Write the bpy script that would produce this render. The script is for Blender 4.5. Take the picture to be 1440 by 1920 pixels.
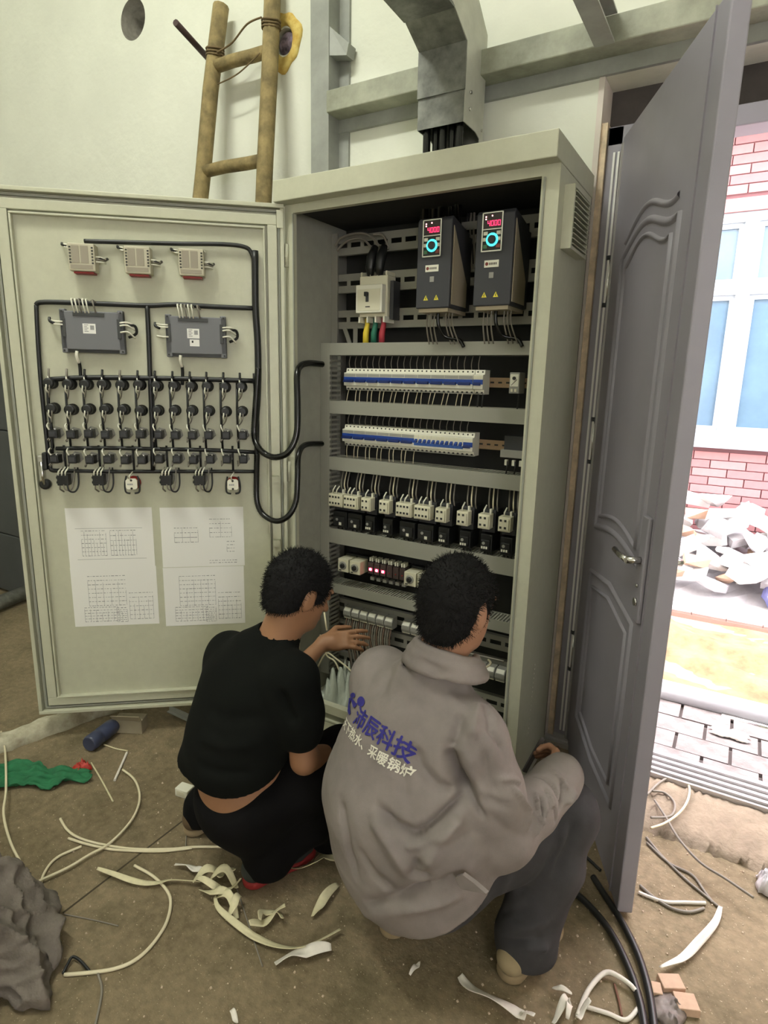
import bpy, bmesh, math, random
import numpy as np
from mathutils import Vector, Matrix
from mathutils.bvhtree import BVHTree

for _o in list(bpy.data.objects): bpy.data.objects.remove(_o, do_unlink=True)
SC = bpy.context.scene
COL = SC.collection

# ---------------------------------------------------------------- camera
F_PX = 1133.344
CAM_R = Vector((0.8600, 0.5100, 0.0220)); CAM_D = Vector((0.128, -0.174, -0.976)); CAM_W = Vector((-0.494, 0.843, -0.215))
CAM_W.normalize(); CAM_R = (CAM_R - CAM_W * CAM_R.dot(CAM_W)).normalized(); CAM_D = CAM_W.cross(CAM_R).normalized()
CAM_P = Vector((1.5371, -1.8602, 1.4658))
_c = bpy.data.cameras.new('camera'); _c.sensor_fit = 'HORIZONTAL'; _c.sensor_width = 36.0; _c.lens = F_PX / 1440 * 36.0
_c.clip_start = 0.02; _c.clip_end = 200
cam = bpy.data.objects.new('camera', _c); COL.objects.link(cam)
_m = Matrix.Identity(4)
for _i in range(3):
    _m[_i][0] = CAM_R[_i]; _m[_i][1] = -CAM_D[_i]; _m[_i][2] = -CAM_W[_i]; _m[_i][3] = CAM_P[_i]
cam.matrix_world = _m
SC.camera = cam

# ---------------------------------------------------------------- sky, exposure
SC.view_settings.view_transform = 'Standard'; SC.view_settings.look = 'None'
SC.view_settings.gamma = 1.0; SC.view_settings.use_curve_mapping = False
SC.view_settings.exposure = 0.0
W = bpy.data.worlds.new('sky'); SC.world = W; W.use_nodes = True
_bg = W.node_tree.nodes['Background']; _bg.inputs[0].default_value = (1.0, 0.955, 0.97, 1); _bg.inputs[1].default_value = 16.0

# ---------------------------------------------------------------- lamp of the room
def area_light(name, loc, size, size_y, power, color, rot=(0, 0, 0)):
    l = bpy.data.lights.new(name, 'AREA'); l.shape = 'RECTANGLE'; l.size = size; l.size_y = size_y
    l.energy = power; l.color = color
    o = bpy.data.objects.new(name, l); COL.objects.link(o); o.location = loc; o.rotation_euler = rot
    return o
LAMP = (-0.15, -1.75, 4.42)
for _i in range(4):      # the tube of the batten lamp gives light all along its length
    _l = bpy.data.lights.new('tube_light', 'POINT'); _l.energy = 45; _l.color = (0.97, 1.0, 0.90); _l.shadow_soft_size = 0.09
    _o = bpy.data.objects.new('tube_light', _l); COL.objects.link(_o); _o.location = (LAMP[0] - 0.45 + 0.3 * _i, LAMP[1], LAMP[2] - 0.07)

# ---------------------------------------------------------------- helpers
def at(px, py, axis, val):
    """the point of the scene seen at a pixel of the 1440x1920 frame on an axis plane"""
    k = CAM_W + CAM_R * ((px - 720) / F_PX) + CAM_D * ((py - 960) / F_PX)
    t = (val - CAM_P[axis]) / k[axis]
    return CAM_P + k * t
def ray_dir(px, py):
    return (CAM_W + CAM_R * ((px - 720) / F_PX) + CAM_D * ((py - 960) / F_PX)).normalized()
TH = 0.696
DU = Vector((-math.cos(TH), -math.sin(TH), 0)); DN = Vector((math.sin(TH), -math.cos(TH), 0))
def on_door(px, py, off=0.0):
    k = CAM_W + CAM_R * ((px - 720) / F_PX) + CAM_D * ((py - 960) / F_PX)
    t = (off - CAM_P.dot(DN)) / k.dot(DN)
    return CAM_P + k * t
def dw(u, off, z): return DU * u + DN * off + Vector((0, 0, z))

def srgb(r, g, b):
    f = lambda c: (c / 255 / 12.92) if c <= 10.3 else (((c / 255) + 0.055) / 1.055) ** 2.4
    return (f(r), f(g), f(b))

MATS = {}
def mat(name, col, rough=0.5, metal=0.0, var=0.0, scale=8.0, bump=0.0, bscale=None, emit=None, estr=0.0, alpha=None, trans=0.0, var2=None, spec=None):
    if name in MATS: return MATS[name]
    m = bpy.data.materials.new(name); m.use_nodes = True; nt = m.node_tree; b = nt.nodes['Principled BSDF']
    b.inputs['Base Color'].default_value = (*col, 1); b.inputs['Roughness'].default_value = rough; b.inputs['Metallic'].default_value = metal
    if spec is not None: b.inputs['Specular IOR Level'].default_value = spec
    if trans: b.inputs['Transmission Weight'].default_value = trans; b.inputs['IOR'].default_value = 1.45
    if alpha is not None: b.inputs['Alpha'].default_value = alpha
    if emit: b.inputs['Emission Color'].default_value = (*emit, 1); b.inputs['Emission Strength'].default_value = estr
    if var or bump:
        tc = nt.nodes.new('ShaderNodeTexCoord')
        if var:
            n = nt.nodes.new('ShaderNodeTexNoise'); n.inputs['Scale'].default_value = scale; n.inputs['Detail'].default_value = 6; n.inputs['Roughness'].default_value = 0.62
            nt.links.new(tc.outputs['Object'], n.inputs['Vector'])
            r = nt.nodes.new('ShaderNodeValToRGB')
            r.color_ramp.elements[0].position = 0.32; r.color_ramp.elements[1].position = 0.68
            c2 = var2 or tuple(max(0, c * (1 - var)) for c in col)
            r.color_ramp.elements[0].color = (*c2, 1)
            r.color_ramp.elements[1].color = (*(tuple(min(1, c * (1 + var * 0.5)) for c in col) if var2 is None else col), 1)
            nt.links.new(n.outputs['Fac'], r.inputs['Fac']); nt.links.new(r.outputs['Color'], b.inputs['Base Color'])
        if bump:
            n2 = nt.nodes.new('ShaderNodeTexNoise'); n2.inputs['Scale'].default_value = bscale or scale * 4; n2.inputs['Detail'].default_value = 8
            nt.links.new(tc.outputs['Object'], n2.inputs['Vector'])
            bp = nt.nodes.new('ShaderNodeBump'); bp.inputs['Strength'].default_value = bump; bp.inputs['Distance'].default_value = 0.01
            nt.links.new(n2.outputs['Fac'], bp.inputs['Height']); nt.links.new(bp.outputs['Normal'], b.inputs['Normal'])
    MATS[name] = m
    return m

def wmat(o):
    m = o.matrix_basis.copy()
    while o.parent is not None:
        o = o.parent; m = o.matrix_basis @ m
    return m

class MB:
    """collects shapes into one mesh"""
    def __init__(s): s.v = []; s.f = []; s.sm = []
    def add(s, vs, fs, smooth=False):
        k = len(s.v); s.v += [Vector(q) for q in vs]; s.f += [[i + k for i in q] for q in fs]; s.sm += [smooth] * len(fs); return s
    def box(s, x0, x1, y0, y1, z0, z1):
        vs = [(x0, y0, z0), (x1, y0, z0), (x1, y1, z0), (x0, y1, z0), (x0, y0, z1), (x1, y0, z1), (x1, y1, z1), (x0, y1, z1)]
        return s.add(vs, [(3, 2, 1, 0), (4, 5, 6, 7), (0, 1, 5, 4), (1, 2, 6, 5), (2, 3, 7, 6), (3, 0, 4, 7)])
    def obox(s, o, ax, ay, az):
        """box from a corner and three edge vectors"""
        o, ax, ay, az = map(Vector, (o, ax, ay, az))
        vs = [o, o + ax, o + ax + ay, o + ay, o + az, o + ax + az, o + ax + ay + az, o + ay + az]
        fs = [(3, 2, 1, 0), (4, 5, 6, 7), (0, 1, 5, 4), (1, 2, 6, 5), (2, 3, 7, 6), (3, 0, 4, 7)]
        if ax.cross(ay).dot(az) < 0: fs = [tuple(reversed(q)) for q in fs]
        return s.add(vs, fs)
    def bar(s, p0, p1, w, h, up=(0, 0, 1)):
        p0 = Vector(p0); p1 = Vector(p1); d = p1 - p0; side = d.cross(Vector(up)).normalized(); u2 = side.cross(d).normalized()
        return s.obox(p0 - side * w / 2 - u2 * h / 2, side * w, d, u2 * h)
    def frustum(s, r0, r1):
        """two quads (each four points) joined"""
        return s.add(list(r0) + list(r1), [(3, 2, 1, 0), (4, 5, 6, 7), (0, 1, 5, 4), (1, 2, 6, 5), (2, 3, 7, 6), (3, 0, 4, 7)])
    def prism(s, poly, ext):
        """polygon of 3D points, counter-clockwise seen against ext, swept by ext"""
        poly = [Vector(q) for q in poly]; n = len(poly); ext = Vector(ext)
        vs = poly + [q + ext for q in poly]
        fs = [tuple(reversed(range(n))), tuple(range(n, 2 * n))] + [(i, (i + 1) % n, n + (i + 1) % n, n + i) for i in range(n)]
        nn = Vector((0, 0, 0))
        for i in range(n): nn += poly[i].cross(poly[(i + 1) % n])
        if nn.dot(ext) < 0: fs = [tuple(reversed(q)) for q in fs]
        return s.add(vs, fs)
    def cyl(s, p0, p1, r0, r1=None, n=12, smooth=True, caps=True):
        r1 = r0 if r1 is None else r1
        p0 = Vector(p0); p1 = Vector(p1); d = (p1 - p0).normalized()
        a = d.orthogonal().normalized(); b = d.cross(a)
        vs = []
        for p, r in ((p0, r0), (p1, r1)):
            for i in range(n):
                t = 2 * math.pi * i / n; vs.append(p + a * (r * math.cos(t)) + b * (r * math.sin(t)))
        s.add(vs, [(i, (i + 1) % n, n + (i + 1) % n, n + i) for i in range(n)], smooth)
        if caps:
            k = len(s.v) - 2 * n
            s.f += [[k + i for i in reversed(range(n))], [k + n + i for i in range(n)]]; s.sm += [False, False]
        return s
    def lathe(s, o, axis, prof, n=16, smooth=True):
        """profile of (radius, height along axis)"""
        o = Vector(o); d = Vector(axis).normalized(); a = d.orthogonal().normalized(); b = d.cross(a)
        vs = []
        for r, h in prof:
            for i in range(n):
                t = 2 * math.pi * i / n; vs.append(o + d * h + a * (r * math.cos(t)) + b * (r * math.sin(t)))
        fs = []
        for j in range(len(prof) - 1):
            for i in range(n): fs.append((j * n + i, j * n + (i + 1) % n, (j + 1) * n + (i + 1) % n, (j + 1) * n + i))
        s.add(vs, fs, smooth)
        k = len(s.v) - len(vs)
        s.f += [[k + i for i in reversed(range(n))], [k + (len(prof) - 1) * n + i for i in range(n)]]; s.sm += [False, False]
        return s
    def tube(s, pts, r, n=7, taper=None, flat=1.0):
        pts = [Vector(q) for q in pts]; m = len(pts)
        tang = [(pts[min(i + 1, m - 1)] - pts[max(i - 1, 0)]).normalized() for i in range(m)]
        a = tang[0].orthogonal().normalized(); vs = []
        if abs(tang[0].z) < 0.9: a = tang[0].cross(Vector((0, 0, 1))).normalized()
        for i in range(m):
            a = (a - tang[i] * a.dot(tang[i])).normalized(); b = tang[i].cross(a)
            rr = (r[i] if isinstance(r, (list, tuple)) else r) * (taper(i / (m - 1)) if taper else 1)
            for j in range(n):
                t = 2 * math.pi * j / n; vs.append(pts[i] + a * (rr * math.cos(t)) + b * (rr * flat * math.sin(t)))
        fs = [(i * n + j, i * n + (j + 1) % n, (i + 1) * n + (j + 1) % n, (i + 1) * n + j) for i in range(m - 1) for j in range(n)]
        s.add(vs, fs, True)
        k = len(s.v) - len(vs)
        s.f += [[k + j for j in reversed(range(n))], [k + (m - 1) * n + j for j in range(n)]]; s.sm += [False, False]
        return s
    def ball(s, c, r, n=10, m=7, sc=(1, 1, 1)):
        c = Vector(c); vs = [c + Vector((0, 0, r * sc[2]))]
        for j in range(1, m):
            p = math.pi * j / m
            for i in range(n):
                t = 2 * math.pi * i / n
                vs.append(c + Vector((r * sc[0] * math.sin(p) * math.cos(t), r * sc[1] * math.sin(p) * math.sin(t), r * sc[2] * math.cos(p))))
        vs.append(c - Vector((0, 0, r * sc[2]))); L = len(vs) - 1
        fs = [(0, 1 + i, 1 + (i + 1) % n) for i in range(n)]
        for j in range(m - 2):
            for i in range(n): fs.append((1 + j * n + i, 1 + (j + 1) * n + i, 1 + (j + 1) * n + (i + 1) % n, 1 + j * n + (i + 1) % n))
        k = 1 + (m - 2) * n
        fs += [(L, k + (i + 1) % n, k + i) for i in range(n)]
        return s.add(vs, fs, True)
    def xf(s, M):
        s.v = [M @ q for q in s.v]; return s
    def mesh(s, name, m):
        me = bpy.data.meshes.new(name); me.from_pydata([tuple(q) for q in s.v], [], s.f); me.update()
        if any(s.sm): me.polygons.foreach_set('use_smooth', s.sm)
        for q in (m if isinstance(m, (list, tuple)) else [m]): me.materials.append(q)
        return me
    def build(s, name, m, parent=None, bevel=0.0, world=True, seg=2):
        """one mesh object; with world=True the collected points are in world space even under a parent"""
        if parent is not None and world:
            inv = wmat(parent).inverted(); s.v = [inv @ q for q in s.v]
        o = bpy.data.objects.new(name, s.mesh(name, m)); COL.objects.link(o)
        if parent is not None: o.parent = parent
        if bevel:
            b = o.modifiers.new('bevel', 'BEVEL'); b.width = bevel; b.segments = seg; b.limit_method = 'ANGLE'; b.angle_limit = math.radians(40)
        return o

def tag(o, label=None, cat=None, group=None, kind=None):
    if label: o['label'] = label
    if cat: o['category'] = cat
    if group: o['group'] = group
    if kind: o['kind'] = kind
    return o
def thing(name, label, cat, loc=(0, 0, 0), rz=0.0, group=None):
    o = bpy.data.objects.new(name, None); COL.objects.link(o); o.location = loc; o.rotation_euler = (0, 0, rz)
    o.empty_display_size = 0.05
    return tag(o, label, cat, group)
def kids(o): return [c for c in bpy.data.objects if c.parent == o]
def dup(o, loc, rz=None, label=None, group=None, _p=None, _k={}):
    c = o.copy(); COL.objects.link(c)
    if _p is not None: c.parent = _p
    else:
        c.location = loc
        if rz is not None: c.rotation_euler = (0, 0, rz)
        if label: c['label'] = label
        if group: c['group'] = group
    for ch in list(o.children): dup(ch, None, _p=c)
    return c
def catmull(pts, k=6, closed=False):
    P = [Vector(q) for q in pts]; n = len(P); out = []
    if n == 2: return [P[0].lerp(P[1], i / k) for i in range(k + 1)]
    for i in range(n - 1):
        p0 = P[max(i - 1, 0)]; p1 = P[i]; p2 = P[i + 1]; p3 = P[min(i + 2, n - 1)]
        for j in range(k):
            t = j / k; t2 = t * t; t3 = t2 * t
            out.append(0.5 * ((2 * p1) + (p2 - p0) * t + (2 * p0 - 5 * p1 + 4 * p2 - p3) * t2 + (3 * p1 - p0 - 3 * p2 + p3) * t3))
    out.append(P[-1]); return out
ORD = ['first', 'second', 'third', 'fourth', 'fifth', 'sixth', 'seventh', 'eighth', 'ninth', 'tenth', 'eleventh', 'twelfth', 'thirteenth', 'fourteenth']
RND = random.Random(7)

# ---------------------------------------------------------------- materials
M_wall = mat('white_plaster', srgb(222, 223, 210), 0.85, var=0.06, scale=2.2, bump=0.25, bscale=26)
M_ceil = mat('ceiling_paint', srgb(210, 208, 198), 0.9)
M_steel = mat('grey_painted_steel', srgb(150, 152, 146), 0.45, var=0.2, scale=9)
M_steel_dirty = mat('stained_painted_steel', srgb(172, 174, 156), 0.55, var=0.45, scale=7, var2=srgb(126, 127, 112))
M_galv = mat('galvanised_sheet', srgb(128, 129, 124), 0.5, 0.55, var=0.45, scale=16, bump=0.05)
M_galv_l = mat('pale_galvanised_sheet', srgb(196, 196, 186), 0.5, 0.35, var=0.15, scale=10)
M_cab = mat('cabinet_powder_coat', srgb(190, 190, 168), 0.42, var=0.05, scale=30, bump=0.06, bscale=420)
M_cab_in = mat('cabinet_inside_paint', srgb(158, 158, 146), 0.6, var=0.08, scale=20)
M_cab_back = mat('shaded_back_paint', srgb(46, 46, 44), 0.8, var=0.2, scale=9)  # back paint made darker to hold the shade inside the cabinet
M_duct = mat('wiring_duct_plastic', srgb(148, 147, 136), 0.55)
M_rail = mat('zinc_rail', srgb(146, 144, 135), 0.45, 0.25)
M_rail_b = mat('yellow_chromate_rail', srgb(158, 132, 104), 0.45, 0.3)
M_black = mat('black_plastic', srgb(26, 27, 28), 0.42)
M_blackg = mat('glossy_black_sleeve', srgb(16, 17, 17), 0.22)
M_dark = mat('charcoal_plastic', srgb(52, 53, 57), 0.5)
M_white_p = mat('white_plastic', srgb(226, 224, 208), 0.42)
M_cream_p = mat('cream_plastic', srgb(214, 210, 186), 0.45)
M_grey_p = mat('grey_plastic', srgb(150, 149, 142), 0.5)
M_blue_p = mat('blue_plastic', srgb(26, 62, 140), 0.4)
M_red_p = mat('red_plastic', srgb(150, 34, 30), 0.45)
M_hole = mat('screw_hole_dark', srgb(44, 44, 42), 0.7)
M_paper = mat('paper', srgb(232, 231, 226), 0.9)
M_ink = mat('grey_ink', srgb(150, 150, 150), 0.9)
M_leaf_door = mat('dark_grey_door_steel', srgb(150, 146, 157), 0.45, var=0.08, scale=3)
M_chrome = mat('brushed_chrome', srgb(205, 203, 200), 0.22, 1.0)
M_wood = mat('weathered_wood', srgb(142, 125, 84), 0.85, var=0.5, scale=16, bump=0.3, bscale=60)
M_wood_l = mat('raw_pine_strip', srgb(226, 204, 176), 0.75, var=0.3, scale=20)
M_wire_w = mat('white_wire', srgb(216, 206, 176), 0.6)
M_wire_g = mat('grey_wire', srgb(128, 122, 112), 0.55)
M_wire_b = mat('black_cable', srgb(38, 38, 38), 0.42)
M_scrap = mat('stripped_sheath', srgb(212, 204, 168), 0.7, var=0.12, scale=40)
M_scrap_w = mat('white_scrap', srgb(226, 220, 210), 0.75, var=0.1, scale=40)
# ================================================================ the room
def floor_material():
    m = bpy.data.materials.new('dusty_concrete'); m.use_nodes = True; nt = m.node_tree; b = nt.nodes['Principled BSDF']
    tc = nt.nodes.new('ShaderNodeTexCoord')
    def noise(sc, det=8, rough=0.6):
        n = nt.nodes.new('ShaderNodeTexNoise'); n.inputs['Scale'].default_value = sc; n.inputs['Detail'].default_value = det; n.inputs['Roughness'].default_value = rough
        nt.links.new(tc.outputs['Object'], n.inputs['Vector']); return n
    def ramp(n, p0, c0, p1, c1):
        r = nt.nodes.new('ShaderNodeValToRGB'); e = r.color_ramp.elements; e[0].position = p0; e[0].color = (*c0, 1); e[1].position = p1; e[1].color = (*c1, 1)
        nt.links.new(n.outputs['Fac'], r.inputs['Fac']); return r
    def mix(a, bb, f, mode='MIX'):
        x = nt.nodes.new('ShaderNodeMix'); x.data_type = 'RGBA'; x.blend_type = mode
        nt.links.new(a, x.inputs[6]); nt.links.new(bb, x.inputs[7])
        if isinstance(f, float): x.inputs[0].default_value = f
        else: nt.links.new(f, x.inputs[0])
        return x.outputs[2]
    big = ramp(noise(1.9), 0.32, srgb(96, 84, 60), 0.68, srgb(146, 130, 104))
    fine = ramp(noise(38, 6), 0.35, srgb(96, 84, 62), 0.7, srgb(152, 136, 108))
    c = mix(big.outputs['Color'], fine.outputs['Color'], 0.4)
    stain = noise(4.2, 7, .7); sf = ramp(stain, 0.52, (0, 0, 0), 0.68, (.8, .8, .8))
    dk = nt.nodes.new('ShaderNodeRGB'); dk.outputs[0].default_value = (*srgb(86, 78, 54), 1)
    c = mix(c, dk.outputs[0], sf.outputs['Color'])
    spk = ramp(noise(150, 2), 0.66, (0, 0, 0), 0.72, (1, 1, 1))
    lt = nt.nodes.new('ShaderNodeRGB'); lt.outputs[0].default_value = (*srgb(186, 172, 146), 1)
    c = mix(c, lt.outputs[0], spk.outputs['Color'])
    nt.links.new(c, b.inputs['Base Color']); b.inputs['Roughness'].default_value = 0.85
    bp = nt.nodes.new('ShaderNodeBump'); bp.inputs['Strength'].default_value = 0.5; bp.inputs['Distance'].default_value = 0.01
    nt.links.new(noise(60, 10).outputs['Fac'], bp.inputs['Height']); nt.links.new(bp.outputs['Normal'], b.inputs['Normal'])
    return m
M_floor = floor_material()
WY = 0.42; WT = 0.24; OX0 = 0.985; OX1 = 2.45; OZ = 2.445
XL, XR, YF, ZC = -3.4, 3.2, -4.2, 4.6
tag(MB().box(XL, XR, YF, WY + 0.02, -0.12, 0).build('floor', M_floor), 'dusty brown concrete floor of the room', kind='structure')
tag(MB().box(XL, XR, YF, WY + WT, ZC, ZC + 0.1).build('ceiling', M_ceil), 'pale ceiling above the room', kind='structure')
wb = MB().prism([(XL, WY, -0.12), (OX0, WY, -0.12), (OX0, WY, OZ), (OX1, WY, OZ), (OX1, WY, -0.12), (XR, WY, -0.12), (XR, WY, ZC), (XL, WY, ZC)], (0, WT, 0))
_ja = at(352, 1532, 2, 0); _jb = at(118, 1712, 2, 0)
MB().bar((_ja.x, _ja.y, .0002), (_jb.x, _jb.y, .0002), .006, .0008).build('floor_line', mat('dark_floor_line', srgb(66, 58, 42), .95), bpy.data.objects['floor'])  # thin dark strip drawn as a diagonal line on the floor
wall_back = tag(wb.build('wall_back', M_wall), 'white plastered wall behind the cabinet', kind='structure')
tag(MB().box(XL - 0.1, XL, YF, WY + WT, -0.12, ZC).build('wall_left', M_wall), 'white wall at far left', kind='structure')
def wall_with_fill_window(name, label, axis, pos, a0, a1, w0, w1, z0, z1, idx):
    m = MB(); bx = (lambda p0, p1, q0, q1: m.box(pos, pos + .1, p0, p1, q0, q1)) if axis == 0 else (lambda p0, p1, q0, q1: m.box(p0, p1, pos, pos + .1, q0, q1))
    bx(a0, w0, -.12, ZC); bx(w1, a1, -.12, ZC); bx(w0, w1, -.12, z0); bx(w0, w1, z1, ZC)
    tag(m.build(name, M_wall), label, kind='structure')
    m = MB(); f = .04
    bx(w0, w1, z0, z0 + f); bx(w0, w1, z1 - f, z1); bx(w0, w0 + f, z0 + f, z1 - f); bx(w1 - f, w1, z0 + f, z1 - f)
    tag(m.build('window_%d' % idx, M_steel), 'added unseen window giving fill light from the right wall', kind='structure')
wall_with_fill_window('wall_right', 'white wall on the right', 0, XR, YF, WY + WT, -3.9, -2.5, 1.4, 2.3, 1)  # unseen window opening added in this wall for fill light
tag(MB().box(XL, XR, YF - 0.1, YF, -0.12, ZC).build('wall_front', M_wall), 'white wall behind the viewer', kind='structure')
# core-drilled hole and burnt foamed hole in the back wall: recessed sleeves
def ring_mesh(c, r0, r1, y0, y1, n=28):
    m = MB(); c = Vector(c)
    def rg(r, y): return [Vector((c.x + r * math.cos(2 * math.pi * i / n), y, c.z + r * math.sin(2 * math.pi * i / n))) for i in range(n)]
    vs = rg(r1, y0) + rg(r0, y0 - 0.0) + rg(r0, y1)
    fs = [(i, (i + 1) % n, n + (i + 1) % n, n + i) for i in range(n)] + [(n + i, n + (i + 1) % n, 2 * n + (i + 1) % n, 2 * n + i) for i in range(n)]
    m.add(vs, fs, True); m.f.append([2 * n + i for i in range(n)]); m.sm.append(False)
    return m
hc = at(249, 36, 1, WY)
# cut real holes with a boolean so that the recess goes into the wall
def cutter(c, r, name):
    o = MB().cyl((c.x, WY - 0.05, c.z), (c.x, WY + 0.2, c.z), r, n=32, smooth=False).build(name, M_wall)
    return o
cut1 = cutter(hc, 0.090, 'cut_a'); bc = at(534, 78, 1, WY); cut2 = cutter(bc, 0.05, 'cut_b')
for ct in (cut1, cut2):
    bo = wall_back.modifiers.new('hole', 'BOOLEAN'); bo.object = ct; bo.operation = 'DIFFERENCE'; bo.solver = 'EXACT'
_dg = bpy.context.evaluated_depsgraph_get()
_me = bpy.data.meshes.new_from_object(wall_back.evaluated_get(_dg)); wall_back.modifiers.clear(); wall_back.data = _me
for ct in (cut1, cut2): bpy.data.objects.remove(ct, do_unlink=True)
M_conc_hole = mat('raw_hole_concrete', srgb(120, 116, 106), 0.9, var=0.3, scale=30)
ring_mesh((hc.x, 0, hc.z), 0.0895, 0.0905, WY + 0.001, WY + 0.195).build('drilled_hole', M_conc_hole, wall_back)
# burnt foam around the second hole: a puffy ring
def foam():
    m = MB(); n, k = 36, 10; vs = []; r = random.Random(3)
    for i in range(n):
        t = 2 * math.pi * i / n; w = 1 + 0.18 * math.sin(3 * t + 1) + 0.1 * math.sin(7 * t)
        for j in range(k):
            p = math.pi * j / (k - 1)
            rr = 0.052 + 0.05 * w * (0.5 - 0.5 * math.cos(p)); h = 0.012 * math.sin(p) * (0.8 + 0.4 * r.random())
            vs.append((bc.x + rr * 0.85 * math.cos(t), WY - h - 0.0005, bc.z + rr * 1.1 * math.sin(t)))
    fs = [(i * k + j, ((i + 1) % n) * k + j, ((i + 1) % n) * k + j + 1, i * k + j + 1) for i in range(n) for j in range(k - 1)]
    m.add(vs, [tuple(reversed(q)) for q in fs], True); return m
M_foam = mat('scorched_foam', srgb(222, 202, 122), 0.9, var=0.4, scale=22, var2=srgb(186, 146, 60))
foam().build('scorched_foam_ring', M_foam, wall_back)
M_soot = mat('sooty_foam_core', srgb(70, 62, 72), 0.85, var=0.5, scale=30, var2=srgb(168, 150, 168))
MB().ball((bc.x, WY + 0.03, bc.z), 0.048, 14, 9, (1, 0.6, 1)).build('foam_plug', M_soot, wall_back)

# ---- steel frame on the wall
t = thing('steel_post', 'grey painted steel post up the white wall behind the cabinet', 'post', (-0.09, 0.36, 0))
MB().box(-0.135, -0.055, 0.335, 0.343, 0, ZC).build('front_flange', M_steel, t)
MB().box(-0.055, -0.047, 0.335, 0.42, 0, ZC).build('web', M_steel, t)
MB().box(-0.047, 0.0, 0.408, 0.42, 0, ZC).build('back_flange', M_steel, t)
mb = MB().prism([(-0.047, 0.34, 2.70), (-0.047, 0.34, 2.80), (0.03, 0.36, 2.735), (0.02, 0.36, 2.695)], (0, 0.05, 0)); mb.build('bent_bracket', M_steel, t)
t = thing('steel_beam', 'grey steel beam running level along the wall over the doorway', 'beam', (0.0, 0.37, 2.44))
MB().box(-0.047, 2.7, 0.318, 0.42, 2.492, 2.57).build('upper_channel', M_steel_dirty, t, bevel=0.004)
MB().box(-0.047, 2.7, 0.404, 0.42, 2.445, 2.492).build('lower_plate', M_steel, t)
t = thing('ceiling_purlin', 'grey steel purlin reaching out from the beam above the doorway', 'beam', (1.01, -0.4, 2.49))
MB().box(0.985, 1.045, -1.6, 0.318, 2.49, 2.496).build('bottom_flange', M_steel, t)
MB().box(0.985, 0.991, -1.6, 0.318, 2.496, 2.575).build('web', M_steel, t)
MB().box(0.991, 1.045, -1.6, 0.318, 2.569, 2.575).build('top_flange', M_steel, t)

# ---- galvanised cable trunking dropping into the cabinet
t = thing('cable_trunking', 'galvanised sheet cable trunking bending down to the top of the cabinet', 'trunking', (0.52, 0.28, 2.2))
x0, x1 = 0.432, 0.602
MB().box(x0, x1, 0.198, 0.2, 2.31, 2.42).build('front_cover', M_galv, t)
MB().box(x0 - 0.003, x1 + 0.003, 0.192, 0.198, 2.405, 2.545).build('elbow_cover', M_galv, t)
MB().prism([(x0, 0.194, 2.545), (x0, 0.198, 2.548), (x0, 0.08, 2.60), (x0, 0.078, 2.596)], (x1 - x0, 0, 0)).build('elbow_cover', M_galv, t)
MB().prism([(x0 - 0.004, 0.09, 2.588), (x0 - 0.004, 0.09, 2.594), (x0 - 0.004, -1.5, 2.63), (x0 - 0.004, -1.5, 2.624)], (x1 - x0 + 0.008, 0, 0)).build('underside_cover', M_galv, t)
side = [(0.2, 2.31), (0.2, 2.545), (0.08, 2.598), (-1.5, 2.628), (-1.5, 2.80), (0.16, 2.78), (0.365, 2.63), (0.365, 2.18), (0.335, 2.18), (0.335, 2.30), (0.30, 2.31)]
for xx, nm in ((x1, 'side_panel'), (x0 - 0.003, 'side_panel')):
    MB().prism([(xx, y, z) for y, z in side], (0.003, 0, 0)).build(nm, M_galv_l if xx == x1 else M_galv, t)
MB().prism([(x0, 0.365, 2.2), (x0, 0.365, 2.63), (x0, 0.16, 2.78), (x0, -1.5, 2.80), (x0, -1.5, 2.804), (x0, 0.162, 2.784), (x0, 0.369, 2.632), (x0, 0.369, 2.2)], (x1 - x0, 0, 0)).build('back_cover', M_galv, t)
for i, z in enumerate((2.36, 2.41)):
    MB().cyl((x1 + 0.003, 0.24, z), (x1 + 0.008, 0.24, z), 0.006, n=8).build('screw', M_chrome, t)
for i in range(2): MB().cyl((x1 + 0.003, 0.35, 2.25 + i * 0.08), (x1 + 0.007, 0.35, 2.25 + i * 0.08), 0.005, n=8).build('rivet', M_chrome, t)
for i in range(5):
    x = x0 + 0.022 + i * 0.031; y = 0.225 + 0.012 * (i % 2)
    o = MB().tube([(x, y, 2.52), (x, y, 2.3), (x + 0.002, y, 2.14), (x + 0.003 * (i - 2), y + 0.01, 1.98)], 0.0135, 9).build('power_cable', M_blackg)
    tag(o, '%s thick black cable from the left dropping from the trunking into the cabinet' % ORD[i], 'cable', 'cables in the trunking')

# ---- ceiling lamp (above the picture)
t = thing('ceiling_lamp', 'long white fluorescent batten on the ceiling above the picture', 'lamp', (LAMP[0], LAMP[1], LAMP[2]))
MB().box(LAMP[0] - 0.62, LAMP[0] + 0.62, LAMP[1] - 0.03, LAMP[1] + 0.03, LAMP[2] + 0.03, ZC).build('housing', M_white_p, t)
M_tube = mat('lit_tube', (1, 1, 1), 0.4, emit=(1.0, 0.99, 0.88), estr=6)
MB().cyl((LAMP[0] - 0.6, LAMP[1], LAMP[2] + 0.01), (LAMP[0] + 0.6, LAMP[1], LAMP[2] + 0.01), 0.013, n=10).build('tube', M_tube, t)

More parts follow.
